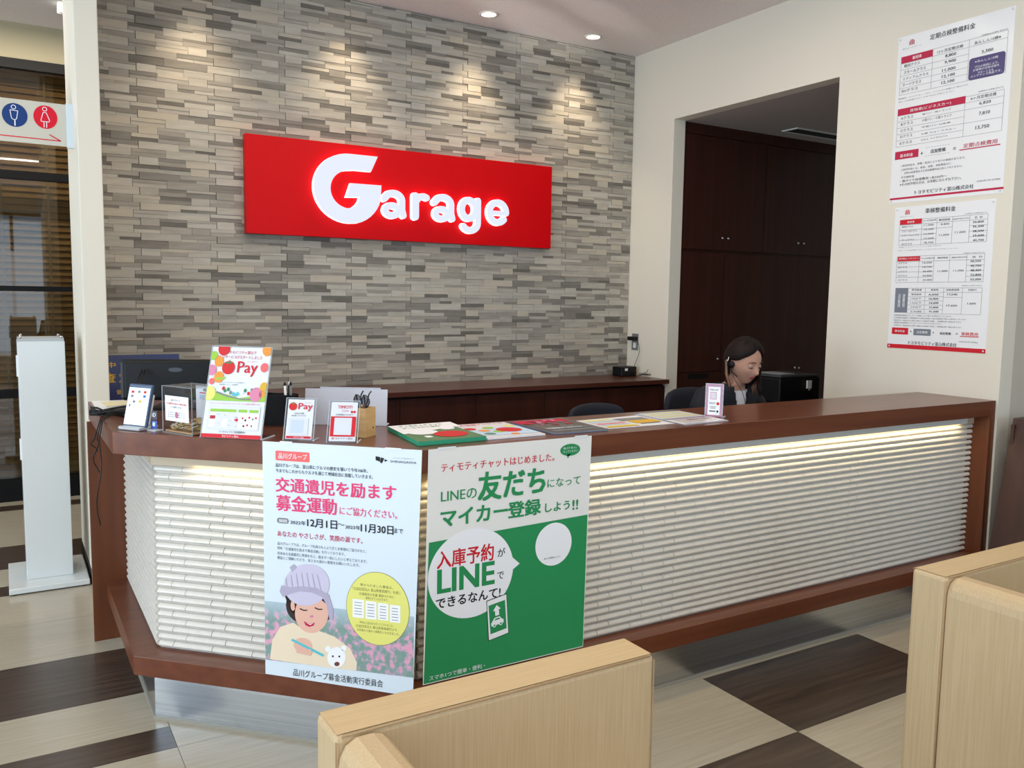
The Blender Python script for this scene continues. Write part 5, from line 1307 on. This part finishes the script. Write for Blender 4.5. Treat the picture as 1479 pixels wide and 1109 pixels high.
def arms(b, e, mt, wrist=True):
    for s in (-1, 1):
        el = (PX+s*.215, 3.135, .705); wr_ = (PX+s*.12, 2.905, .755); hd = (PX+s*.105, 2.865, .745)
        b.tube([(PX+s*.10, 3.20, .945), (PX+s*.152, 3.20, .928), (PX+s*.188, 3.19, .880), (PX+s*.208, 3.16, .79), el, (PX+s*.18, 3.04, .715), wr_]+([hd] if wrist else []), [.045+e, .050+e, .049+e, .043+e, .040+e, .036+e, .026+e]+([.024] if wrist else []), mt, 16)
def legs(b, e, mt):
    for s in (-1, 1):
        b.tube([(PX+s*.085, 3.32, .50), (PX+s*.095, 3.15, .51), (PX+s*.10, 2.93, .50), (PX+s*.10, 2.885, .46), (PX+s*.10, 2.90, .28), (PX+s*.10, 2.93, .10)], [.09+e, .082+e, .062+e, .058+e, .05+e, .034+e], mt, 16)
def remesh(b, vox, smooth, name):
    me = b.mesh(name); o = bpy.data.objects.new(name, me); COL.objects.link(o)
    r_ = o.modifiers.new('r', 'REMESH'); r_.mode = 'VOXEL'; r_.voxel_size = vox; r_.use_smooth_shade = True
    if smooth: s_ = o.modifiers.new('s', 'SMOOTH'); s_.factor = .5; s_.iterations = smooth
    dg = bpy.context.evaluated_depsgraph_get(); out = bpy.data.meshes.new_from_object(o.evaluated_get(dg)); bpy.data.objects.remove(o)
    out.polygons.foreach_set('use_smooth', [True]*len(out.polygons)); return out
b = MB()
b.M = HM
NT, NP = 56, 72; vs = [head_pt(math.pi*i/NT, 2*math.pi*j/NP) for i in range(NT+1) for j in range(NP)]
b.add(vs, [(i*NP+j, i*NP+(j+1) % NP, (i+1)*NP+(j+1) % NP, (i+1)*NP+j) for i in range(NT) for j in range(NP)], SKIN, True)
for s in (-1, 1): b.ball((s*.073, .006, -.012), (.007, .017, .029), SKIN, 12, 8)
b.M = None
b.tube([(PX, 3.175, .95), (PX+.003, 3.162, 1.0), (PX+.010, 3.140, 1.05), (PX+.010, 3.13, 1.10)], [.056, .047, .046, .046], SKIN, 18)
torso(b, 0, SKIN); arms(b, 0, SKIN); legs(b, 0, SKIN)
for s in (-1, 1):
    c = V((PX+s*.10, 2.845, .737)); b.ball(c, (.036, .045, .014), SKIN, 14, 8)
    for k, L in enumerate((.058, .066, .070, .062)):
        x = c.x+s*(.026-.017*k)*1.0; b.tube([(x, 2.825, .738), (x-.003*s, 2.785, .745), (x-.004*s, 2.80-L*.75, .735), (x-.004*s, 2.80-L, .726)], [.0095, .0085, .0078, .006], SKIN, 8)
    b.tube([(c.x-s*.025, 2.865, .737), (c.x-s*.048, 2.835, .735), (c.x-s*.055, 2.805, .730)], [.012, .0095, .0075], SKIN, 8)
    b.tube([(PX+s*.10, 2.93, .10), (PX+s*.10, 2.93, .05), (PX+s*.10, 2.83, .035)], [.034, .036, .03], SKIN, 12)
me = remesh(b, .0036, 2, 'body')
me.materials.clear(); me.materials.append(SKIN); me.materials.append(LIP)
Hi = HM.inverted()
for p in me.polygons:
    c = Hi @ p.center
    p.material_index = 1 if (c.y < -.06 and ((c.x/.021)**2+((c.z+.057)/.0095)**2) < 1) else 0
o = bpy.data.objects.new('body', me); COL.objects.link(o); o.parent = pn; me.transform(Matrix.Translation(-worigin(pn)))
# eyes and brows
M_EYEW = mat('eye_white', (168, 152, 144), .7, spec=.1); M_IRIS = mat('iris', (34, 24, 22), .2); M_BROW = mat('brow_hair', (58, 38, 32), .7)
for s in (-1, 1):
    b = MB(HM); b.ball((s*.031, -.0715, .001), (.0130, .0118, .0070), M_EYEW, 14, 10); e = b.build('eye', pn)
    b = MB(HM); b.ball((s*.031, -.0800, -.0025), (.0062, .0045, .0045), M_IRIS, 12, 8); b.build('iris', e)
    b = MB(HM); b.ball((s*.0290, -.0700, .0060), (.0145, .0138, .0092), SKIN, 14, 10); b.build('upper_lid', e)
    b = MB(HM); b.tube([(s*.0165, -.0825, -.003), (s*.024, -.0862, -.0018), (s*.033, -.0862, -.0022), (s*.0415, -.081, -.0032), (s*.047, -.075, -.0026)], [.0008, .0014, .0015, .0014, .0007], M_IRIS, 6); b.build('lash_line', e)
    b = MB(HM); b.tube([(s*.014, -.0885, .0235), (s*.025, -.0885, .0275), (s*.037, -.0835, .0275), (s*.050, -.0725, .0215)], [.0018, .0026, .0022, .0010], M_BROW, 6); b.build('eyebrow', pn)
# hair
M_HAIR = mat('hair', (16, 11, 10), .65, rgb2=(38, 26, 22), scale=(160, 160, 12), detail=4, spec=.18)
M_HAIRT = mat('hair_tips', (92, 60, 42), .42, rgb2=(140, 98, 66), scale=(110, 110, 14), detail=3, spec=.6)
hb = MB()
NT, NP = 40, 96
def hz(ph):   # lowest polar angle kept at azimuth ph (0 = face)
    a = abs(math.degrees(ph)); 
    if a < 12: return 36+a*.4
    if a < 62: return 41+(a-12)*.56
    if ph < 0:
        if a < 78: return 69+(a-62)*.7
        if a < 106: return 80+(a-78)*.25
        if a < 114: return 87+(a-106)*4.4
        return 122
    if a < 82: return 69+(a-62)*1.2
    if a < 90: return 93+(a-82)*3.6
    return 122
grid = {}
for i in range(NT+1):
    for j in range(NP):
        ph = -math.pi+2*math.pi*j/NP; tmax = R(hz(ph)); th = tmax*i/NT
        edge = min(1, (tmax-th)/R(9)); off = .003+.008*math.sqrt(max(0, edge))
        part = .006*g((math.sin(ph)*math.sin(th)*.085)**2, .005)*(1 if abs(ph) < 1.7 else 0)*(1 if th > .05 else 1)
        wob = .0010*math.sin(ph*34+th*3)+.0008*math.sin(ph*61)
        p = head_pt(th, ph, off-part+wob*min(1, th*2)); grid[i, j] = p
vs = [grid[i, j] for i in range(NT+1) for j in range(NP)]
# curtain below
rows = 14
def curt(j, t):
    ph = -math.pi+2*math.pi*j/NP; a = abs(math.degrees(ph)); base = grid[NT, j]
    r_ = math.hypot(base.x, base.y); L = .150+.010*math.sin(ph*9)
    flare = 1+.10*math.sin(t*2.6)-.10*t*t
    wob = 1+.018*math.sin(ph*26+t*2)+.012*math.sin(ph*57)
    z = base.z-L*t
    x = base.x*flare*wob; y = base.y*flare*wob
    if base.y > 0: y *= 1-.22*t
    y -= (base.z-z)*math.tan(R(17))*.75
    return V((x, y, z))
fs = [(i*NP+j, i*NP+(j+1) % NP, (i+1)*NP+(j+1) % NP, (i+1)*NP+j) for i in range(NT) for j in range(NP)]
hb.M = HM
hb.add(vs, fs, M_HAIR, True)
js = [j for j in range(NP) if (math.degrees(-math.pi+2*math.pi*j/NP) > 74 or math.degrees(-math.pi+2*math.pi*j/NP) < -114)]
# positive azimuth = her left side; two runs joined across the back
order = [j for j in js if j >= NP/2]+[j for j in js if j < NP/2]
cv = []; m_ = len(order)
for k in range(rows+1):
    for j in order: cv.append(curt(j, k/rows))
split_ = 8
hb.add(cv, [(k*m_+a, k*m_+a+1, (k+1)*m_+a+1, (k+1)*m_+a) for k in range(split_) for a in range(m_-1)], M_HAIR, True)
hb.add(cv, [(k*m_+a, k*m_+a+1, (k+1)*m_+a+1, (k+1)*m_+a) for k in range(split_, rows) for a in range(m_-1)], M_HAIRT, True)
hb.M = None
ho = hb.build('hair', pn)
sd = ho.modifiers.new('thickness', 'SOLIDIFY'); sd.thickness = .008; sd.offset = -1
for s, x0, k in ((1, .060, 0), (1, .066, 1), (-1, .070, 2), (-1, .073, 3), (1, .052, 4)):
    b = MB(HM); y0 = -.045 if s > 0 else .028
    if k == 4: pth = [(.050, -.065, .050), (.066, -.060, .0), (.070, -.064, -.06), (.066, -.085, -.115), (.082, -.105, -.150)]; rr = [.002, .005, .005, .004, .001]
    else: pth = [(s*x0*.93, y0, .045), (s*(x0+.010), y0+.004*k, -.01), (s*(x0+.013), y0-.012, -.07), (s*(x0+.006), y0-.035-.01*(k % 2), -.12), (s*(x0+.012), y0-.05, -.150-.008*k)]; rr = [.004, .009, .009, .007, .0015]
    b.tube(pth, rr, M_HAIR if k != 3 else M_HAIRT, 8)
    b.build('hair_lock', pn)
# clothes
M_JACK = mat('navy_jacket', (11, 14, 24), .8, var=.12, scale=(120, 120, 120)); M_SHIRT = mat('white_top', (226, 226, 230), .75, bump=.1, scale=(60, 60, 60), var=.01)
b = MB(); torso(b, .006, M_SHIRT, 1.2, .5); me = remesh(b, .006, 3, 'white_top')
def cut(me, keep, mt):
    bm = bmesh.new(); bm.from_mesh(me); bmesh.ops.delete(bm, geom=[f for f in bm.faces if not keep(f.calc_center_median())], context='FACES'); bm.to_mesh(me); bm.free()
    me.materials.clear(); me.materials.append(mt); me.transform(Matrix.Translation(-worigin(pn)))
cut(me, lambda c: not (c.z > .996-.028*max(0, (3.17-c.y)/.06)), M_SHIRT)
o = bpy.data.objects.new('white_top', me); COL.objects.link(o); o.parent = pn
b = MB(); torso(b, .014, M_JACK, 1.2, .0); arms(b, .011, M_JACK, False); me = remesh(b, .006, 3, 'jacket')
def vopen(c):
    if c.y > 3.18: return c.z > 1.000
    hw = .036+.14*max(0, c.z-.90) if c.z > .62 else .02
    return (abs(c.x-PX-.002) < hw and c.y < 3.18) or c.z > 1.004 or (abs(c.x-PX) < .06 and c.z > .99)
cut(me, lambda c: not vopen(c), M_JACK)
o = bpy.data.objects.new('jacket', me); COL.objects.link(o); o.parent = pn
sd = o.modifiers.new('thickness', 'SOLIDIFY'); sd.thickness = .004; sd.offset = 1
for s in (-1, 1):   # lapels
    b = MB(); P_ = []
    for k in range(7):
        t_ = k/6; z = .985-.32*t_; yy = 3.125-.015*t_+(.03 if k == 0 else 0)
        hwk = .038+.14*max(0, z-.90); wdk = .030*math.sin(math.pi*min(1, .25+t_*.75))+.006
        yb_ = 3.118+.0*t_ if k else 3.14
        P_ += [(PX+s*hwk, yb_-.008, z), (PX+s*(hwk+wdk), yb_+.004, z+.004)]
    b.add(P_, [(2*k, 2*k+1, 2*k+3, 2*k+2) for k in range(6)], M_JACK, True); o = b.build('lapel', pn); sd = o.modifiers.new('t', 'SOLIDIFY'); sd.thickness = .004
b = MB(); legs(b, .010, M_JACK); b.build('trousers', pn)
for s in (-1, 1):
    b = MB(); b.box(PX+s*.10-.042, PX+s*.10+.042, 2.76, 2.98, 0, .03, M_BLKPL).ball((PX+s*.10, 2.86, .035), (.045, .11, .045), M_BLKPL); b.build('shoe', pn)
# headset
hs = thing('headset', 'black earpiece of a headset on the seated woman, with a thin cord', 'headset', HM @ V((-.08, .005, -.012)))
b = MB(HM); b.ball((-.083, .004, -.014), (.011, .019, .019), M_BLKPL, 12, 8); b.build('ear_cup', hs)
b = MB(HM); b.tube([(-.085, .030, .018), (-.089, .030, -.005), (-.086, .026, -.028)], .0035, M_CHROME, 6); b.build('clip', hs)
b = MB(HM); b.tube([(-.086, .0, -.03), (-.084, -.018, -.05), (-.074, -.045, -.062)], .0025, M_BLKPL, 6); b.build('microphone', hs)
b = MB(); b.tube([HM @ V((-.082, .012, -.03)), (3.18, 3.10, 1.03), (3.205, 3.068, .965), (3.222, 3.068, .93), (3.245, 3.082, .89), (3.245, 3.095, .84)], .0016, M_BLKPL, 6); b.build('cord', hs)
b = MB(); b.tube([(3.19, 3.07, .895), (3.20, 3.058, .872), (3.215, 3.055, .862)], .006, M_BLKPL, 6); b.build('clip_microphone', hs)
